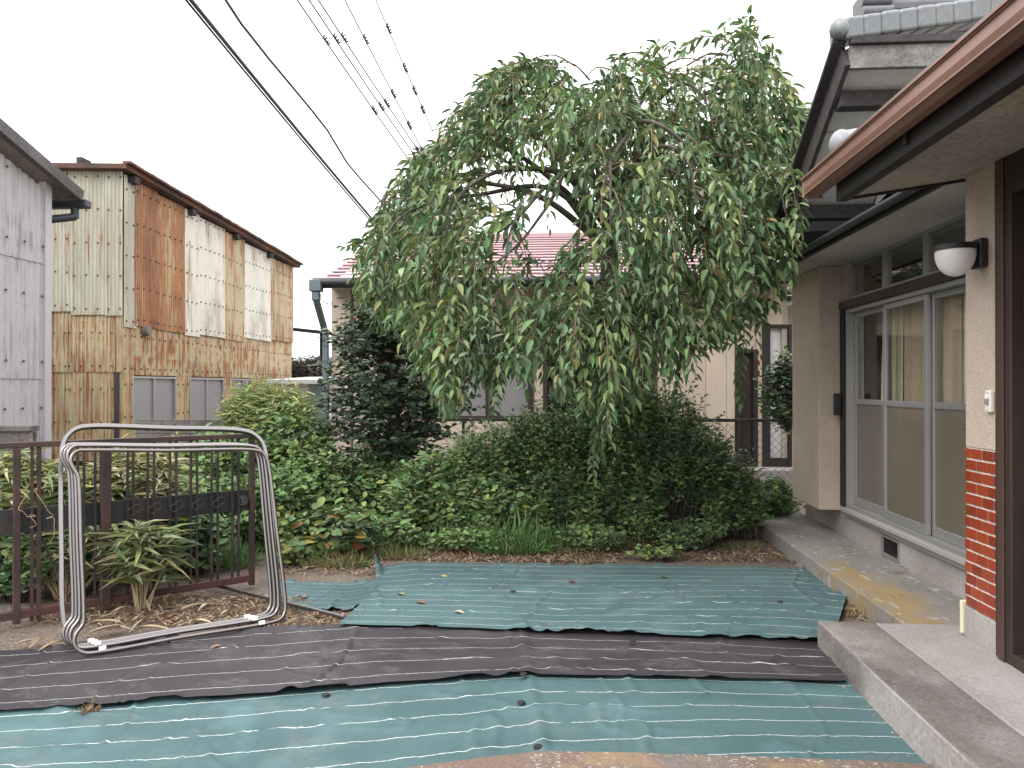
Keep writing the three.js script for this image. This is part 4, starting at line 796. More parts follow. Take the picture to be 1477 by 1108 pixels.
// records -> up to `single` nearest leaves as meshes of their own, the rest joined
function addLeaves(parent, recs, kind, material, single, name = 'foliage', leafName = 'leaf') {
  const o = parent.position; const dist = r => { const e = r.m.elements; return Math.hypot(e[12] + o.x, e[13] + o.y - EYE, e[14] + o.z) - 6 * r.s; };
  if (single) recs.sort((a, b) => dist(a) - dist(b));
  const solos = recs.slice(0, single), rest = recs.slice(single), g = LG[kind], n = g.attributes.position.count, bi = g.index.array;
  for (const r of solos) { const me = part(leafName, g, toneMat(r.c, material), parent); me.applyMatrix4(r.m); }
  if (!rest.length) return;
  const pos = new Float32Array(rest.length * n * 3), nor = new Float32Array(rest.length * n * 3), col = new Float32Array(rest.length * n * 3), idx = new Uint32Array(rest.length * bi.length), v = V(), nm = new THREE.Matrix3();
  rest.forEach((r, k) => {
    nm.getNormalMatrix(r.m);
    for (let i = 0; i < n; i++) { const q = (k * n + i) * 3; v.fromBufferAttribute(g.attributes.position, i).applyMatrix4(r.m); pos[q] = v.x; pos[q + 1] = v.y; pos[q + 2] = v.z; v.fromBufferAttribute(g.attributes.normal, i).applyMatrix3(nm).normalize(); nor[q] = v.x; nor[q + 1] = v.y; nor[q + 2] = v.z; col[q] = r.c[0]; col[q + 1] = r.c[1]; col[q + 2] = r.c[2]; }
    for (let i = 0; i < bi.length; i++) idx[k * bi.length + i] = bi[i] + k * n;
  });
  const geo = new THREE.BufferGeometry(); geo.setAttribute('position', new THREE.BufferAttribute(pos, 3)); geo.setAttribute('normal', new THREE.BufferAttribute(nor, 3)); geo.setAttribute('color', new THREE.BufferAttribute(col, 3)); geo.setIndex(new THREE.BufferAttribute(idx, 1));
  const me = part(name, geo, material, parent); me.userData.kind = 'stuff'; return me;
}
const vary = (c, k = 0.25) => { const b = 1 + rr(-k, k); return [c[0] * b * rr(0.85, 1.2), c[1] * b, c[2] * b * rr(0.8, 1.2)]; };
const rdir = () => { const z = rr(-1, 1), a = R() * 6.2832, s = Math.sqrt(1 - z * z); return V(s * Math.cos(a), z, s * Math.sin(a)); };

// ------------------------------------------------------------------ the weeping tree
{
  srand(1001);
  const D = 7.7, base = P(893, 560, 7.9); base.y = 0;
  const tree = thing('weeping_cherry', 'large weeping tree with hanging leafy branches in the middle of the garden', 'tree', null, base);
  const L = p => p.clone().sub(base);
  const topT = [[505, 400], [520, 335], [560, 285], [600, 205], [640, 170], [700, 112], [750, 76], [800, 74], [840, 88], [870, 96], [900, 74], [930, 56], [960, 68], [1000, 52], [1040, 32], [1080, 16], [1110, 50], [1140, 128], [1175, 158], [1185, 230]];
  const botT = [[505, 440], [560, 450], [600, 490], [625, 560], [660, 590], [690, 575], [720, 585], [750, 560], [775, 500], [790, 540], [815, 560], [845, 600], [862, 672], [885, 600], [905, 575], [940, 545], [965, 525], [985, 570], [1010, 480], [1045, 490], [1070, 570], [1085, 545], [1100, 440], [1140, 380], [1165, 260], [1185, 250]];
  const trunkTop = P(878, 330, 7.9);
  const tp = [base.clone().setY(-0.1), P(890, 600, 7.9), P(884, 480, 7.95), P(880, 400, 7.9), trunkTop].map(L); tp[0].x = tp[1].x; tp[0].z = tp[1].z;
  part('trunk', limb(tp, 0.135, 0.09, 12, 20), M.bark, tree);
  // limbs: from the trunk head up and out to points under the top envelope
  const limbs = [], heads = [[640, 215, 7.5], [700, 165, 8.2], [755, 112, 7.3], [815, 110, 8.4], [880, 120, 7.4], [935, 100, 8.2], [985, 120, 7.1], [1050, 130, 8.3], [1080, 105, 7.8], [1130, 165, 7.4], [1150, 190, 8.5], [585, 260, 8.2], [600, 300, 7.0], [760, 300, 6.5], [880, 235, 6.4], [975, 215, 6.4], [1080, 230, 6.6], [690, 260, 6.7]];
  for (const [px, py, d] of heads) {
    const e = P(px, py, d), s = trunkTop.clone().add(V(rr(-0.05, 0.05), rr(-0.3, 0.05), rr(-0.05, 0.05)));
    const m1 = s.clone().lerp(e, 0.35).add(V(rr(-0.12, 0.12), 0.25 + rr(0, 0.2), rr(-0.12, 0.12))), m2 = s.clone().lerp(e, 0.72).add(V(rr(-0.1, 0.1), 0.2 + rr(0, 0.15), rr(-0.1, 0.1)));
    const out = V().subVectors(e, trunkTop).setY(0).normalize(), tail = e.clone().addScaledVector(out, 0.25).add(V(0, -0.22, 0)), tail2 = e.clone().addScaledVector(out, 0.38).add(V(0, -0.62, 0));
    const pts = [s, m1, m2, e, tail, tail2]; limbs.push(new THREE.CatmullRomCurve3(pts));
    part('limb', limb(pts.map(L), rr(0.032, 0.045), 0.006, 8, 24), M.bark, tree);
  }
  const recs = [], twigs = [], dead = [];
  const cols = [[0.10, 0.19, 0.058], [0.072, 0.15, 0.052], [0.125, 0.22, 0.07], [0.085, 0.175, 0.066], [0.18, 0.26, 0.09]];
  function strand(p0, out, len, lush) {
    // leaves the limb outwards, then hangs
    const pts = [p0.clone()], n = Math.max(4, Math.round(len / 0.12)); let p = p0.clone(), dir = out.clone().multiplyScalar(0.8).add(V(0, rr(-0.1, 0.5), 0)).normalize(); const sway = rr(0, 6.28);
    for (let i = 0; i < n; i++) { p = p.clone().addScaledVector(dir, len / n); pts.push(p); dir.lerp(V(0.12 * Math.sin(sway + i * 0.7), -1, 0.12 * Math.cos(sway + i * 0.9)), i < 3 ? 0.25 : 0.34).normalize(); }
    return strandFrom(pts, lush);
  }
  const pxOf = p => { const q = p.clone().project(camera); return [(q.x + 1) / 2 * W, (1 - q.y) / 2 * H]; };
  function strandFrom(pts, lush) {
    // cut at the crown's outline and at its open window
    const hole = R();
    let keep = pts.length; for (let i = 2; i < pts.length; i++) { const [x, y] = pxOf(pts[i]); if (y > interp(botT, x) + rr(-12, 10) || x < 512 || x > 1180) { keep = i + 1; break; } if (y < interp(topT, x) - 4 + rr(-6, 6)) { keep = Math.max(0, i - 1); break; } if (y > 298 && y < 352 && x > 765 && x < 850 && hole < 0.62) { keep = i; break; } if (y > 345 && y < 400 && x > 735 && x < 800 && hole < 0.4) { keep = i; break; } }
    if (keep < 3) return;
    pts = pts.slice(0, Math.max(3, keep)); const c = new THREE.CatmullRomCurve3(pts), Ls = c.getLength();
    twigs.push(limb(pts.map(L), 0.0055, 0.0018, 4, Math.max(4, pts.length)));
    const big = rr(0.85, 1.25), col = pick(cols), n = Math.floor(Ls / (0.031 / lush)); let ang = R() * 6.28;
    for (let i = 1; i <= n; i++) {
      const t = i / n; if (t < 0.08 || (lush < 1 && R() < 0.12)) continue;
      const q = c.getPointAt(Math.min(1, t)), tg = c.getTangentAt(Math.min(1, t)); ang += 2.4 + rr(-0.4, 0.4);
      const side = V(Math.cos(ang), 0.0, Math.sin(ang)); side.addScaledVector(tg, -side.dot(tg)).normalize();
      const dir = tg.clone().multiplyScalar(rr(0.45, 0.9)).addScaledVector(side, rr(0.6, 1.15)).add(V(0, rr(-0.5, 0.05), 0)).normalize();
      const nrm = side.clone().multiplyScalar(0.75).add(V(0, 0.75, 0)).addScaledVector(rdir(), 0.45);
      const len = rr(0.075, 0.15) * big * (t > 0.9 ? 0.7 : 1), cc = vary(R() < 0.09 ? pick([[0.22, 0.24, 0.08], [0.26, 0.22, 0.07], [0.17, 0.22, 0.09]]) : col, 0.34);
      recs.push({ m: leafMatrix(L(q).addScaledVector(side, 0.012), dir, nrm, len, len * rr(0.27, 0.37), rr(0.2, 2.4)), c: cc, s: len });
    }
  }
  for (const lc of limbs) {
    const nS = 11;
    for (let k = 0; k < nS; k++) {
      const t = lerp(0.35, 1, Math.sqrt((k + R()) / nS)), p = lc.getPoint(Math.min(1, t)); const a = R() * 6.28, tg = lc.getTangent(Math.min(1, t));
      strand(p, V(Math.cos(a), 0, Math.sin(a)).addScaledVector(tg, 0.7).normalize(), rr(0.4, 1.1), 1);
    }
  }
  // hanging bunches, each on a shoot of its own: where it starts, how far down it reaches, how far away it hangs
  const bunches = [[535, 330, 415, 7.6, 5], [568, 292, 440, 7.6, 8], [600, 230, 470, 7.4, 10], [632, 190, 430, 8, 11], [645, 330, 560, 6.9, 11], [668, 168, 400, 7.4, 13], [665, 440, 600, 6.5, 10], [700, 450, 600, 6.5, 11], [735, 460, 585, 6.5, 9], [704, 128, 380, 7.8, 14], [722, 300, 520, 6.8, 13], [747, 95, 270, 7.4, 14], [752, 425, 560, 6.6, 9], [782, 85, 240, 7.8, 14], [815, 95, 245, 7.5, 12], [822, 425, 570, 6.5, 12], [850, 110, 270, 8.2, 12], [850, 440, 620, 6.4, 12], [875, 420, 600, 6.4, 12], [885, 100, 290, 7.6, 12], [893, 300, 520, 6.5, 15], [908, 420, 580, 6.8, 11], [930, 82, 300, 7.9, 12], [936, 300, 540, 6.6, 15], [962, 112, 330, 7.3, 12], [978, 330, 520, 6.8, 13], [930, 430, 560, 6.5, 11], [975, 430, 560, 6.5, 9], [1060, 400, 560, 6.7, 10], [800, 450, 580, 6.5, 9], [1002, 90, 330, 7.8, 12], [1012, 280, 465, 6.6, 13], [1042, 82, 330, 7.6, 14], [1046, 300, 475, 6.8, 13], [1078, 52, 260, 7.8, 10], [1078, 260, 520, 6.9, 13], [1110, 112, 400, 7.5, 14], [1140, 152, 380, 7.6, 13], [1162, 172, 270, 7.8, 6], [680, 250, 460, 8.6, 10], [740, 180, 270, 8.8, 6], [905, 200, 450, 8.7, 14], [965, 240, 480, 8.7, 14], [1025, 200, 450, 8.6, 14], [1085, 200, 430, 8.5, 12], [622, 300, 480, 8.4, 9], [865, 200, 290, 8.0, 10], [930, 190, 400, 7.0, 12], [1000, 190, 380, 7.2, 12], [1060, 170, 360, 7.2, 12], [700, 230, 420, 7.2, 10], [655, 400, 540, 7.2, 8], [865, 340, 470, 7.2, 10], [800, 380, 480, 7.0, 7], [745, 175, 265, 6.9, 8], [795, 150, 265, 7.0, 10], [838, 150, 270, 7.0, 10], [880, 150, 290, 6.8, 10], [695, 470, 600, 6.3, 7], [655, 450, 600, 6.4, 6]];
  for (let [bx0, by, bb, d, n] of bunches) {
    if (bx0 < 690) n *= 0.66;
    const c = P(bx0, by, d), out0 = V().subVectors(c, trunkTop).setY(0); out0.normalize();
    const lean = rr(0.3, 1.1);
    twigs.push(limb([L(c.clone().addScaledVector(out0, -0.35).add(V(0, -0.05, 0))), L(c.clone().addScaledVector(out0, -0.12).add(V(0, 0.05, 0))), L(c.clone().addScaledVector(out0, 0.1).add(V(0, 0.0, 0)))], 0.012, 0.005, 5, 6));
    for (let i = 0; i < n * 0.93; i++) {
      const f = Math.pow(R(), 1.6), p = P(bx0 + rr(-24, 24), lerp(by, bb, f * 0.55) + rr(0, 10), d + rr(-0.28, 0.28));
      const len = Math.max(0.25, (bb - by) * (1 - f * 0.55) * d / F * rr(0.75, 1.3) * (by > 395 ? 1.3 : 1));
      strand(p, out0.clone().multiplyScalar(lean).add(V(rr(-0.6, 0.6), 0, rr(-0.6, 0.6))).normalize(), len, 1);
    }
  }
  // side shoots carrying leaves upright at the very top, and a few long hanging tips
  for (const [px, py, d] of [[1068, 36, 7.5], [1082, 30, 7.6], [1092, 40, 7.7], [1050, 46, 7.6], [1035, 52, 7.7], [1100, 66, 7.6], [1112, 88, 7.6], [1085, 60, 7.4], [1060, 70, 7.5], [1075, 40, 7.6], [1088, 34, 7.8], [1060, 50, 7.7], [1098, 52, 7.7], [930, 70, 8], [905, 80, 7.9], [955, 85, 7.8], [1005, 72, 7.7], [745, 82, 7.4], [775, 78, 7.5], [805, 80, 7.6], [720, 105, 7.4]]) { const p = P(px, py + 16, d); strand(p, V(rr(-1, 1), 0.6, rr(-0.5, 0.5)).normalize(), rr(0.4, 0.7), 0.9); strand(p, V(rr(-1, 1), 0.3, rr(-0.5, 0.5)).normalize(), rr(0.4, 0.7), 0.9); }
  for (const [a, b] of [[[850, 500, 6.3], [862, 690, 6.25]], [[858, 480, 6.35], [868, 660, 6.3]], [[975, 440, 6.4], [983, 585, 6.35]], [[1065, 420, 6.5], [1074, 582, 6.45]], [[700, 420, 6.4], [672, 592, 6.35]], [[735, 440, 6.5], [716, 598, 6.45]], [[905, 440, 6.4], [880, 640, 6.5]], [[640, 400, 6.6], [632, 560, 6.6]], [[800, 420, 6.4], [826, 575, 6.4]]]) {
    const p = P(...a), q = P(...b); const pts = []; for (let i = 0; i <= 8; i++) { const t = i / 8; pts.push(p.clone().lerp(q, t).add(V(0.03 * Math.sin(t * 5), 0, 0.03 * Math.cos(t * 4)))); }
    const c = new THREE.CatmullRomCurve3(pts), n = Math.floor(c.getLength() / 0.034); twigs.push(limb(pts.map(L), 0.006, 0.002, 4, 10)); let ang = 0;
    for (let i = 1; i <= n; i++) { const t = i / n, o = c.getPointAt(t); ang += Math.PI + rr(-0.5, 0.5); const side = V(Math.cos(ang), 0, Math.sin(ang) * 0.6 + 0.25).normalize(); const dir = side.clone().multiplyScalar(0.75).add(V(0, -0.75, 0)); const len = rr(0.085, 0.115); recs.push({ m: leafMatrix(L(o), dir, V(0, 0.5, 0.7).addScaledVector(side, 0.4), len, len * 0.38), c: vary([0.075, 0.15, 0.05]), s: len }); }
  }
  for (const [px, py, d] of [[1000, 495, 6.25], [833, 540, 6.3], [1094, 525, 6.4], [1078, 535, 6.5], [992, 300, 6.5]]) for (let i = 0; i < 9; i++) { const p = P(px + rr(-4, 4), py + rr(-14, 14), d); dead.push({ m: leafMatrix(L(p), V(rr(-0.3, 0.3), -1, rr(-0.3, 0.3)), rdir(), 0.06, 0.02), c: vary([0.20, 0.06, 0.025]), s: 0 }); }
  addLeaves(tree, recs, 'cherry', leafMat, 300);
  addLeaves(tree, dead, 'cherry', leafMatSoft, 0, 'dead_leaves');
  part('twigs', merge(twigs), M.twig, tree).userData.kind = 'stuff';
  // bare grey side branches that show through the foliage
  for (const pts of [[[905, 196, 6.6], [890, 215, 6.5], [878, 240, 6.4], [872, 270, 6.35], [884, 292, 6.3], [888, 325, 6.3], [885, 380, 6.3]], [[815, 245, 7.0], [800, 280, 6.9], [775, 318, 6.7], [745, 355, 6.5], [700, 392, 6.4]], [[905, 176, 6.8], [940, 176, 6.6], [975, 195, 6.5], [1000, 225, 6.45], [1010, 245, 6.4]], [[940, 238, 6.5], [975, 250, 6.4], [1005, 280, 6.35], [1020, 330, 6.35]], [[925, 430, 7.8], [905, 330, 7.6], [870, 296, 7.5], [845, 285, 7.4], [820, 260, 7.3]]])
    part('limb', limb(pts.map(q => L(P(...q))), 0.02, 0.008, 6, 20), M.bark, tree);
  console.log('tree leaves', recs.length);
}

// ------------------------------------------------------------------ shrubs and ground plants
function shrub(o) {
  // stems fan out from the base into the crown volume and carry leaves along their outer part
  srand(o.seed); const [rx, ry, rz] = o.r, base = o.at.clone(); base.y = 0;
  const g = thing(o.name, o.label, o.cat || 'shrub', o.group, base), recs = [], twigs = [], h0 = o.h0 || 0;
  const n = o.stems;
  for (let i = 0; i < n; i++) {
    const d = rdir(); if (d.y < -0.35) d.y *= -1; if (o.trunk && R() < 0.35) d.y = -Math.abs(d.y); const lump = 0.62 + 0.75 * fbm((Math.atan2(d.x, d.z) / 6.2832 + 0.5), d.y * 0.5 + 0.5, 5, 4, 2, o.seed), k = Math.cbrt(rr(0.2, 1)) * rr(0.8, 1.05) * lump * (R() < 0.08 ? rr(1.1, 1.35) : 1);
    const e = V(d.x * rx * k, h0 + ry * (1 + d.y * k), d.z * rz * k); if (e.y < 0.05) e.y = 0.05 + 0.1 * R();
    const s = o.trunk ? V(0, lerp(h0, h0 + ry * 1.9, clamp((d.y * 0.5 + 0.42) * rr(0.6, 1.1))), 0) : V(d.x * rx * (o.spread || 0.6) * R(), o.spread ? 0 : h0 * 0.6, d.z * rz * (o.spread || 0.6) * R()), m = s.clone().lerp(e, 0.55).add(V(0, 0.1 * ry, 0)).addScaledVector(rdir(), 0.06 * rx);
    const pts = [s, m, e]; if (i % (o.twigEvery || 2) === 0) twigs.push(limb(pts, o.twigR || 0.006, 0.0015, 3, 5));
    const c = new THREE.CatmullRomCurve3(pts), L = c.getLength(), seg = Math.min(L * 0.75, o.leafy || 0.35), cnt = Math.max(3, Math.round(seg / o.step)); let ang = R() * 6.28; const tint = pick(o.cols);
    for (let j = 0; j < cnt; j++) {
      const t = 1 - (j / cnt) * seg / L, p = c.getPointAt(clamp(t)), tg = c.getTangentAt(clamp(t)); ang += 2.4 + rr(-0.5, 0.5);
      const side = V(Math.cos(ang), rr(-0.2, 0.3), Math.sin(ang)); const dir = side.multiplyScalar(1).addScaledVector(tg, rr(0.2, 0.9)).add(V(0, (o.droop || 0) * -1 + rr(-0.2, 0.1), 0)).normalize();
      const nrm = V(0, 0.8, 0).addScaledVector(d, 0.55).addScaledVector(rdir(), 0.75), len = o.len * rr(0.5, 1.35);
      recs.push({ m: leafMatrix(p.clone().addScaledVector(rdir(), o.jit || 0.015), dir, nrm, len, len * o.ratio * rr(0.85, 1.15)), c: vary(R() < (o.odd || 0) ? pick(o.oddCols) : tint, 0.38), s: len });
    }
  }
  addLeaves(g, recs, o.kind, o.soft ? leafMatSoft : leafMat, o.single || 0);
  if (twigs.length) part('stems', merge(twigs), o.stemMat || M.twigDark, g).userData.kind = 'stuff';
  return g;
}
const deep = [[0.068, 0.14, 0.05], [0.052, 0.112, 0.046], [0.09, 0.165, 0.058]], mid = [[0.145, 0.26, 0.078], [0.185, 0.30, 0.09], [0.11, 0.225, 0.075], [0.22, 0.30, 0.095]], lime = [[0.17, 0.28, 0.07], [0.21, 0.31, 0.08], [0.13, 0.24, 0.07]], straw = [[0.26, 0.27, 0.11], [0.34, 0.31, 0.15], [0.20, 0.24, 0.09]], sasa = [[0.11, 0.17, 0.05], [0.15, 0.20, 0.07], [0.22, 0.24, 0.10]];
// camellia with its trunk
{
  const at = P(566, 640, 8.3); const c = shrub({ name: 'camellia_tree', label: 'dense dark evergreen small tree before the beige house corner', cat: 'tree', seed: 201, at, trunk: true, r: [0.86, 1.15, 0.75], h0: 0.45, stems: 1080, step: 0.028, leafy: 0.34, len: 0.07, ratio: 0.5, kind: 'round', cols: [[0.045, 0.09, 0.038], [0.058, 0.11, 0.046], [0.036, 0.072, 0.034]], odd: 0.03, oddCols: [[0.20, 0.05, 0.02], [0.12, 0.16, 0.06]], single: 120, twigEvery: 3 });
  part('trunk', limb([V(0, -0.1, 0), V(-0.02, 0.4, 0.02), V(0.03, 0.85, 0), V(0, 1.7, 0)], 0.11, 0.04, 10, 12), M.bark, c);
  const t = P(562, 410, 8.6); shrub({ name: 'young_tree', label: 'slim light-green young tree rising above the dark evergreen', cat: 'tree', seed: 202, at: t, r: [0.3, 0.55, 0.3], h0: 1.9, stems: 130, step: 0.03, leafy: 0.3, len: 0.10, ratio: 0.3, kind: 'cherry', cols: lime.concat(mid), odd: 0.1, oddCols: [[0.2, 0.07, 0.03]], single: 30, droop: 0.2 });
  shrub({ name: 'camellia_tree', label: 'dark glossy evergreen shrub tucked behind the stucco shutter box', cat: 'tree', seed: 203, trunk: true, at: P(1135, 560, 9.3), r: [0.42, 0.5, 0.4], h0: 0.95, stems: 300, step: 0.03, leafy: 0.25, len: 0.07, ratio: 0.45, kind: 'round', cols: deep, single: 40 });
}
// privet-like bushes under the tree
const bushes = [
  [790, 665, 7.9, 0.72, 0.70, 0.5, deep.concat(mid), 'dark bushy shrub below the weeping tree, next to the fence post', 211],
  [880, 640, 7.8, 0.72, 0.86, 0.5, mid, 'tall bright-topped shrub round the weeping tree trunk', 212],
  [955, 660, 7.7, 0.66, 0.80, 0.5, deep.concat(mid), 'dark shrub with upright shoots beside the beige siding', 213],
  [1010, 700, 7.8, 0.5, 0.52, 0.4, deep, 'dark small shrub before the chain-link net', 214],
  [690, 690, 7.8, 0.64, 0.56, 0.5, mid, 'leafy green shrub below the grey window of the beige house', 215],
];
for (const [px, py, d, rx, ry, rz, cols, label, seed] of bushes) shrub({ name: 'garden_shrub', label, seed, at: P(px, py, d), r: [rx, ry, rz], stems: 700, step: 0.026, leafy: 0.3, len: 0.056, ratio: 0.48, kind: 'small', cols, odd: 0.14, oddCols: lime, twigEvery: 2, single: 0, group: 'shrubs along the fence' });
shrub({ name: 'garden_shrub', label: 'loose yellow-green shoots topping the shrub at the tree trunk', seed: 216, at: P(915, 600, 7.6), r: [0.42, 0.36, 0.3], h0: 0.85, stems: 130, step: 0.024, leafy: 0.3, len: 0.045, ratio: 0.5, kind: 'small', cols: lime, group: 'shrubs along the fence' });
shrub({ name: 'garden_shrub', label: 'airy green shrub with fine shoots left of the window, over the fence rail', seed: 217, at: P(770, 620, 8.0), r: [0.4, 0.26, 0.3], h0: 0.75, stems: 150, step: 0.024, leafy: 0.3, len: 0.045, ratio: 0.5, kind: 'small', cols: mid.concat(lime), group: 'shrubs along the fence' });
scene.getObjectByName('garden_shrub_006').userData.label = 'airy green shrub with fine shoots reaching over the fence rail at the grey window';
// leafy weeds
const weeds = [
  [620, 720, 7.58, 0.55, 0.42, 0.4, mid, 'bushy green weed patch between yellowing weeds and long grass', 221, 0.072],
  [540, 690, 8.08, 0.55, 0.42, 0.4, mid, 'green weeds growing round the dark evergreen trunk', 222, 0.07],
  [465, 700, 7.88, 0.5, 0.44, 0.4, mid, 'pale green weeds behind the yellowing broad-leaved plant', 223, 0.065],
  [700, 730, 7.38, 0.5, 0.32, 0.32, mid, 'green weeds above the long grass tufts', 224, 0.07],
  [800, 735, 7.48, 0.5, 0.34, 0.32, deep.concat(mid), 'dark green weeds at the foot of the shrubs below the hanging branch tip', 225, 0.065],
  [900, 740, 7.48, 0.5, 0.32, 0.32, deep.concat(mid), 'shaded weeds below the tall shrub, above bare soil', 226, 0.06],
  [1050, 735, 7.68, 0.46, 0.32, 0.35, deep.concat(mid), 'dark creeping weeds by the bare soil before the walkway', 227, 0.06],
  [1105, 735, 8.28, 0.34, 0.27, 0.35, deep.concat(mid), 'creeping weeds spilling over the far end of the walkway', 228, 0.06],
  [990, 755, 7.05, 0.32, 0.13, 0.22, deep.concat(mid), 'low weeds on the bare soil edge', 229, 0.05],
  [680, 770, 6.95, 0.4, 0.12, 0.2, mid, 'low creeping weeds before the long grass', 234, 0.055],
  [560, 770, 6.95, 0.3, 0.16, 0.2, mid, 'low weeds between broad-leaved plant and long grass', 235, 0.06],
  [860, 770, 6.95, 0.32, 0.12, 0.18, mid, 'low bright weeds where the long grass meets the dark shrubs', 236, 0.05],
];
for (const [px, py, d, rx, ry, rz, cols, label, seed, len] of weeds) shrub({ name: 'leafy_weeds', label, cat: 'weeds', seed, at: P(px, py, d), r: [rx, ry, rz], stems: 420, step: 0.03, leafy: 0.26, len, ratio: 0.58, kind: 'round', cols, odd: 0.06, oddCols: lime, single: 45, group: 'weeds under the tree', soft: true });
shrub({ name: 'broadleaf_plant', label: 'yellowing broad-leaved plant beside the right legs of the steel frames', cat: 'plant', seed: 231, at: P(470, 745, 6.7), r: [0.45, 0.24, 0.3], stems: 150, step: 0.045, leafy: 0.2, len: 0.105, ratio: 0.55, kind: 'round', cols: [[0.11, 0.19, 0.045], [0.17, 0.22, 0.05], [0.09, 0.17, 0.05]], odd: 0.12, oddCols: [[0.30, 0.24, 0.05], [0.22, 0.10, 0.03]], single: 120, droop: 0.35, soft: true });
shrub({ name: 'broadleaf_plant', label: 'low broad-leaved plant at the edge of the small green mat', cat: 'plant', seed: 232, at: P(425, 785, 6.5), r: [0.22, 0.13, 0.2], stems: 60, step: 0.04, leafy: 0.16, len: 0.085, ratio: 0.55, kind: 'round', cols: mid, odd: 0.08, oddCols: [[0.30, 0.24, 0.05]], single: 50, droop: 0.3, soft: true });
shrub({ name: 'broadleaf_plant', label: 'small green plant growing across the edge of the rear green mat', cat: 'plant', seed: 233, at: G(950, 808), r: [0.26, 0.07, 0.14], stems: 50, step: 0.03, leafy: 0.14, len: 0.05, ratio: 0.55, kind: 'round', cols: mid.concat(lime), single: 30, soft: true });
// vine-covered mass beyond the gate
const vines = [[330, 655, 7.9, 0.55, 0.58, 0.5, 241, 'tangled light-green vines below the rusty shed windows'], [430, 640, 8.2, 0.62, 0.62, 0.45, 242, 'vine thicket below the downpipe of the beige house'], [390, 700, 7.3, 0.5, 0.36, 0.4, 243, 'leafy vines seen through the black gate bars'], [280, 720, 6.9, 0.45, 0.34, 0.4, 244, 'shaded leafy vines low behind the black gate']];
for (const [px, py, d, rx, ry, rz, seed, label] of vines) shrub({ name: 'vine_thicket', label, cat: 'vines', seed, at: P(px, py, d), r: [rx, ry, rz], stems: 420, step: 0.03, leafy: 0.26, len: 0.07, ratio: 0.6, kind: 'round', cols: mid.concat([[0.10, 0.18, 0.055]]), odd: 0.15, oddCols: lime, single: 50, group: 'vines at the left boundary', soft: true });
for (const [px, py, d, rx, ry, rz, seed, label] of [[110, 800, 5.75, 0.5, 0.28, 0.22, 245, 'dark leafy weeds behind the foot of the thick gate post'], [15, 820, 5.4, 0.42, 0.26, 0.2, 246, 'dark ivy-like weeds low behind the brown gate leaf'], [265, 790, 6.15, 0.42, 0.27, 0.22, 247, 'green weeds low behind the paired gate bars']]) shrub({ name: 'leafy_weeds', label, cat: 'weeds', seed, at: P(px, py, d), r: [rx, ry, rz], stems: 260, step: 0.03, leafy: 0.24, len: 0.07, ratio: 0.58, kind: 'round', cols: deep.concat(mid), single: 40, group: 'weeds behind the gate', soft: true });
// upright leafy shoots and odd pale plants that break the evenness of the undergrowth
for (const [px, d, h, rx, cols, kind, len, ratio, label, seed] of [
  [655, 7.25, 0.62, 0.16, lime, 'round', 0.075, 0.5, 'pale upright weed standing out of the green patch', 281], [770, 7.2, 0.5, 0.14, lime, 'cherry', 0.09, 0.3, 'yellow-green spiky shoots above the long grass', 282],
  [590, 7.3, 0.72, 0.18, mid, 'cherry', 0.10, 0.32, 'tall narrow-leaved weed before the dark evergreen', 283], [845, 7.2, 0.55, 0.15, mid, 'cherry', 0.09, 0.3, 'narrow-leaved weed under the hanging branch tip', 284],
  [505, 7.1, 0.55, 0.2, lime, 'round', 0.07, 0.55, 'lime green weed behind the yellowing plant', 285], [1080, 7.6, 0.75, 0.14, mid, 'cherry', 0.08, 0.3, 'thin tall weed before the chain-link net and doorstep', 286],
  [1030, 7.3, 0.5, 0.15, lime, 'small', 0.05, 0.5, 'light sprig at the edge of the creeping weeds', 287], [725, 7.6, 0.95, 0.2, mid, 'round', 0.07, 0.5, 'leafy upright weed below the grey window', 288], [930, 7.15, 0.42, 0.16, lime, 'round', 0.05, 0.5, 'small light plant at the foot of the tall shrub', 289],
]) shrub({ name: 'upright_weed', label, cat: 'weeds', seed, at: P(px, 700, d), r: [rx, h / 2, rx], stems: 46, step: 0.03, leafy: 0.3, len, ratio, kind, cols, single: 20, group: 'upright weeds', soft: true, twigEvery: 1 });
// bamboo
function bamboo(name, label, seed, at, r, h0, stems, cols, len, single, group) {
  return shrub({ name, label, cat: 'bamboo', seed, at, r, h0, stems, step: 0.032, leafy: 0.2, len, ratio: 0.13, kind: 'blade', cols, odd: 0.2, oddCols: straw, single, group, soft: true, droop: 0.25, stemMat: M.dry, twigEvery: 3, twigR: 0.005, spread: 0.2 });
}
bamboo('bamboo_thicket', 'yellow-green bamboo thicket rising before the rusty shed end', 251, P(385, 600, 8.6), [0.58, 0.5, 0.45], 0.56, 760, [[0.28, 0.36, 0.11], [0.38, 0.42, 0.17], [0.19, 0.29, 0.085]], 0.14, 100, 'bamboo at the left boundary');
bamboo('dwarf_bamboo', 'striped pale dwarf bamboo behind the middle of the iron gate', 252, P(185, 690, 5.9), [0.50, 0.34, 0.26], 0.35, 330, [[0.30, 0.32, 0.13], [0.20, 0.26, 0.09], [0.38, 0.36, 0.18]], 0.2, 100, 'bamboo at the left boundary');
bamboo('dwarf_bamboo', 'pale dwarf bamboo behind the brown gate leaf near the grey shed', 253, P(30, 690, 5.5), [0.45, 0.30, 0.26], 0.45, 260, [[0.24, 0.29, 0.10], [0.16, 0.22, 0.07], [0.32, 0.32, 0.15]], 0.19, 80, 'bamboo at the left boundary');
bamboo('dwarf_bamboo', 'green dwarf bamboo poking through the foot of the black gate', 254, P(205, 800, 5.15), [0.27, 0.24, 0.13], 0.15, 70, sasa, 0.2, 80, 'bamboo at the left boundary');
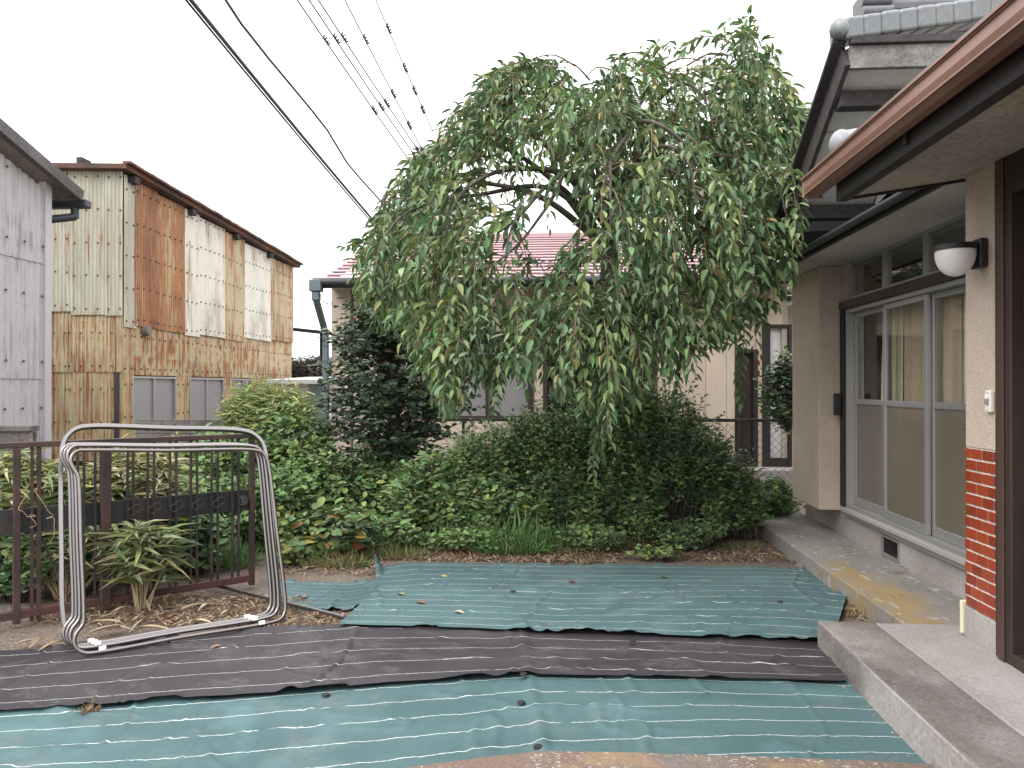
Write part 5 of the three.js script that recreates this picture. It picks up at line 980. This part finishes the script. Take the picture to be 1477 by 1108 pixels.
bamboo('dwarf_bamboo', 'dark dwarf bamboo low behind the tall arched tube', 255, P(95, 800, 5.4), [0.5, 0.28, 0.22], 0.1, 150, deep.concat(sasa), 0.17, 50, 'bamboo at the left boundary');
// far trees
shrub({ name: 'far_tree', label: 'greyish distant tree above the white shed', cat: 'tree', seed: 261, at: P(448, 520, 25), r: [1.5, 1.0, 1.2], h0: 0.7, stems: 900, step: 0.06, leafy: 0.6, len: 0.13, ratio: 0.5, kind: 'small', cols: [[0.11, 0.12, 0.09], [0.08, 0.10, 0.065], [0.14, 0.12, 0.10]], odd: 0.12, oddCols: [[0.2, 0.09, 0.06]], soft: true });
shrub({ name: 'far_tree', label: 'distant tree filling the gap behind the rusty shed', cat: 'tree', seed: 262, at: P(405, 540, 28), r: [1.6, 1.0, 1.2], h0: 0.3, stems: 600, step: 0.06, leafy: 0.6, len: 0.13, ratio: 0.5, kind: 'small', cols: [[0.08, 0.10, 0.065], [0.10, 0.11, 0.08]], soft: true });

// ------------------------------------------------------------------ grass
function grass(label, seed, at, r, n, h, cols, group) {
  srand(seed); const base = at.clone(); base.y = 0; const g = thing('grass_tuft', label, 'grass', group, base), recs = [];
  for (let i = 0; i < n; i++) { const a = R() * 6.28, k = Math.sqrt(R()), p = V(Math.cos(a) * k * r[0], 0, Math.sin(a) * k * r[1]); const hh = h * rr(0.35, 1.1) * (1.15 - 0.6 * k); const dir = V(Math.cos(a) * 0.6 * k + rr(-0.8, 0.8), rr(0.6, 1.1), Math.sin(a) * 0.6 * k + rr(-0.8, 0.8)).normalize(); recs.push({ m: leafMatrix(p, dir, V(dir.x, 0.5, dir.z).addScaledVector(rdir(), 0.3), hh, rr(0.006, 0.013)), c: vary(pick(cols)), s: 0 }); }
  addLeaves(g, recs, 'blade', leafMatSoft, 0, 'blades'); return g;
}
const gcol = [[0.11, 0.24, 0.055], [0.15, 0.28, 0.07], [0.085, 0.19, 0.05]], dcol = [[0.36, 0.27, 0.13], [0.30, 0.19, 0.09], [0.24, 0.15, 0.08]];
[[735, 797, 0.34, 0.2, 520, 0.42, gcol, 'long bright grass tuft behind the rear green mat'], [648, 793, 0.3, 0.16, 330, 0.3, gcol, 'shorter green grass before the bushy weeds'], [812, 794, 0.26, 0.16, 330, 0.34, gcol, 'green grass below the hanging branch tip'], [570, 803, 0.3, 0.12, 380, 0.16, gcol.concat(dcol), 'mixed green and dry grass beside the raised mat corner'], [690, 800, 0.5, 0.09, 420, 0.09, dcol, 'dry flattened grass along the rear mat'], [480, 815, 0.32, 0.16, 420, 0.17, dcol.concat(gcol), 'straw-coloured grass above the small green mat'], [830, 800, 0.35, 0.08, 300, 0.08, dcol, 'reddish dry grass before the dark shrubs'], [330, 815, 0.22, 0.2, 520, 0.26, gcol, 'fresh green grass at the foot of the black gate post'], [380, 790, 0.2, 0.16, 260, 0.22, gcol, 'green grass between the steel frame legs and the broad-leaved plant'], [1000, 790, 0.2, 0.1, 160, 0.07, dcol.concat(gcol), 'sparse dry grass on the bare soil'], [880, 790, 0.35, 0.14, 300, 0.2, gcol.concat(dcol), 'thin mixed grass between long grass and the small plant on the mat edge'], [1070, 790, 0.25, 0.1, 140, 0.1, gcol.concat(dcol), 'thin low grass on the soil near the walkway foot'], [1150, 862, 0.12, 0.1, 0, 0.06, dcol, ''], [560, 770, 0.3, 0.12, 320, 0.22, gcol, 'green grass below the weeds by the evergreen']]
  .forEach(([px, py, a, b, n, h, c, l], i) => { if (n) grass(l, 300 + i, G(px, py), [a, b], n, h, c, 'grass tufts behind the mats'); });
grass('small dry grass tuft poking out at the seam of the dark and front mats', 330, G(128, 1028), [0.04, 0.03], 40, 0.07, dcol, null);
{ const g = grass('dry grass wisps in the gap between mats and walkway', 331, G(1215, 878), [0.05, 0.2], 120, 0.06, dcol, null); }

// ------------------------------------------------------------------ litter, husks, fallen leaves, pins, stone
{
  srand(401);
  // dry straw and leaf litter that nobody could count
  const recs = [], zones = [[250, 880, 0.8, 0.34, 2200], [430, 895, 0.4, 0.14, 600], [700, 806, 1.1, 0.1, 1100], [950, 800, 1.1, 0.22, 1300], [480, 820, 0.4, 0.2, 350], [1220, 875, 0.05, 0.3, 60]];
  for (const [px, py, a, b, n] of zones) { const c = G(px, py); for (let i = 0; i < n; i++) { const p = c.clone().add(V(rr(-a, a), rr(0.002, 0.022), rr(-b, b))); const d = rdir(); d.y *= 0.2; recs.push({ m: leafMatrix(p, d, V(0, 1, 0).addScaledVector(rdir(), 0.4), rr(0.02, 0.11), rr(0.004, 0.016)), c: vary(pick([[0.34, 0.26, 0.15], [0.24, 0.14, 0.07], [0.16, 0.08, 0.045], [0.40, 0.34, 0.22]])), s: 0 }); } }
  const lit = thing('leaf_litter', 'dry straw and leaf litter scattered on the bare soil', 'litter'); lit.userData.kind = 'stuff'; addLeaves(lit, recs, 'blade', leafMatSoft, 0, 'litter');
  // small gravel
  const gv = []; for (let i = 0; i < 700; i++) { const c = pick([G(430, 890), G(1000, 795), G(900, 800), G(1080, 800), G(320, 880)]); const q = new THREE.TetrahedronGeometry(rr(0.004, 0.012), 0); q.rotateX(R() * 6); q.rotateY(R() * 6); q.translate(c.x + rr(-0.5, 0.5), 0.003, c.z + rr(-0.22, 0.22)); gv.push(q); }
  solo('gravel', merge(gv), grainMat([0.24, 0.215, 0.19], { s: 44, size: 64, fine: 32 }), 'fine grey gravel on the bare soil', 'gravel', null, 'stuff');
  // bamboo husks: curled pale sheaths
  const hg = new THREE.PlaneGeometry(1, 1, 4, 8); { const p = hg.attributes.position; for (let i = 0; i < p.count; i++) { const x = p.getX(i), y = p.getY(i) + 0.5, w = 0.5 * Math.sin(Math.PI * Math.pow(y, 0.6)) + 0.04; p.setXYZ(i, x * w * 0.36, y, 0.7 * x * x * w + 0.1 * Math.sin(y * 2.6)); } hg.computeVertexNormals(); }
  const hm = [[0.40, 0.31, 0.20], [0.30, 0.23, 0.15], [0.44, 0.37, 0.26]].map((c, i) => { const m = grainMat(c, { amp: 0.2, coarse: 0.3, size: 128, fine: 48, s: 90 + i, bump: 0.001 }); return m; });
  const spots = [[215, 890, 0.3], [150, 905, 0.32], [185, 875, 0.26], [260, 880, 0.28], [125, 915, 0.3], [300, 870, 0.22], [200, 905, 0.34], [60, 920, 0.3], [330, 880, 0.18], [175, 898, 0.25], [235, 868, 0.22], [280, 895, 0.24], [90, 925, 0.26], [20, 930, 0.2]];
  spots.forEach(([px, py, s], i) => { const m = solo('bamboo_husk', hg, hm[i % 3], 'curled pale dry bamboo sheath on the ground under the gate', 'husk', 'dry bamboo sheaths under the gate'); const c = G(px, py, 0.03); m.scale.set(s * 0.62, s * 0.75, s * 0.4); m.position.copy(c); m.rotation.set(-Math.PI / 2 + rr(0.0, i % 5 === 0 ? 0.5 : 0.12), rr(-0.3, 0.3), rr(0, 6.28), 'YXZ'); m.rotation.order = 'YXZ'; m.rotation.y = rr(0, 6.28); });
  for (const [px, py, c, lb] of [[637, 830, [0.36, 0.32, 0.08], 'yellow fallen leaf on the rear green mat'], [613, 870, [0.22, 0.085, 0.04], 'reddish fallen leaf on the middle green mat'], [655, 882, [0.40, 0.36, 0.22], 'pale fallen leaf on the middle green mat'], [583, 858, [0.22, 0.22, 0.10], 'olive fallen leaf at the overlap of the two rear green mats'], [820, 838, [0.14, 0.05, 0.04], 'dark red fallen leaf on the rear green mat'], [320, 931, [0.20, 0.12, 0.07], 'brown fallen leaf on the dark mat'], [952, 832, [0.08, 0.14, 0.05], 'green fallen leaf on the rear green mat']]) { const m = solo('fallen_leaf', LG.round, mat(c, 0.7), lb, 'leaf', 'fallen leaves on the mats'); m.scale.set(0.045, 0.07, 0.07); m.position.copy(G(px, py, py > 900 ? 0.03 : py < 850 ? 0.026 : 0.05)); m.rotation.set(-1.5, rr(0, 6), 0, 'YXZ'); }
  // round plastic pins
  const pin = new THREE.CylinderGeometry(0.032, 0.036, 0.012, 18);
  for (const [px, py, lb] of [[470, 1002, 'round black pin where the dark mat overlaps the front green mat'], [752, 1013, 'round black pin on the crumpled seam of the front green mat'], [776, 1077, 'round black pin on the seam close to the kerb'], [755, 972, 'round black pin on the seam of the dark mat'], [912, 924, 'round black pin at the edge of green and dark mats, opposite the step corner'], [1125, 868, 'round black pin on the green mat near the walkway'], [740, 853, 'round black pin at the overlap of the two rear green mats']]) { const m = solo('mat_pin', pin, M.black, lb, 'pin', 'pins in the weed mats'); m.position.copy(G(px, py, (py > 985 ? 0.014 : py > 930 ? 0.035 : 0.05))); m.scale.set(0.55, 0.6, 0.55); }
  // stone by the walkway
  const sg = new THREE.IcosahedronGeometry(0.06, 2); { const p = sg.attributes.position; for (let i = 0; i < p.count; i++) { const v = V().fromBufferAttribute(p, i), k = 0.8 + 0.4 * fbm(v.x * 4 + 2, v.y * 4 + v.z * 3 + 2, 3, 3, 2, 5); p.setXYZ(i, v.x * k * 1.2, v.y * k * 0.7, v.z * k); } sg.computeVertexNormals(); }
  for (const [px, py, s, lb] of [[1157, 817, 0.8, 'larger grey stone lying against the foot of the walkway'], [1150, 808, 0.55, 'smaller grey stone beside the larger one at the walkway foot']]) { const m = solo('stone', uvm(sg.clone()), M.concrete, lb, 'stone', 'stones at the walkway'); m.position.copy(G(px, py, 0.03)); m.scale.setScalar(s); }
}
renderer.render(scene, camera);
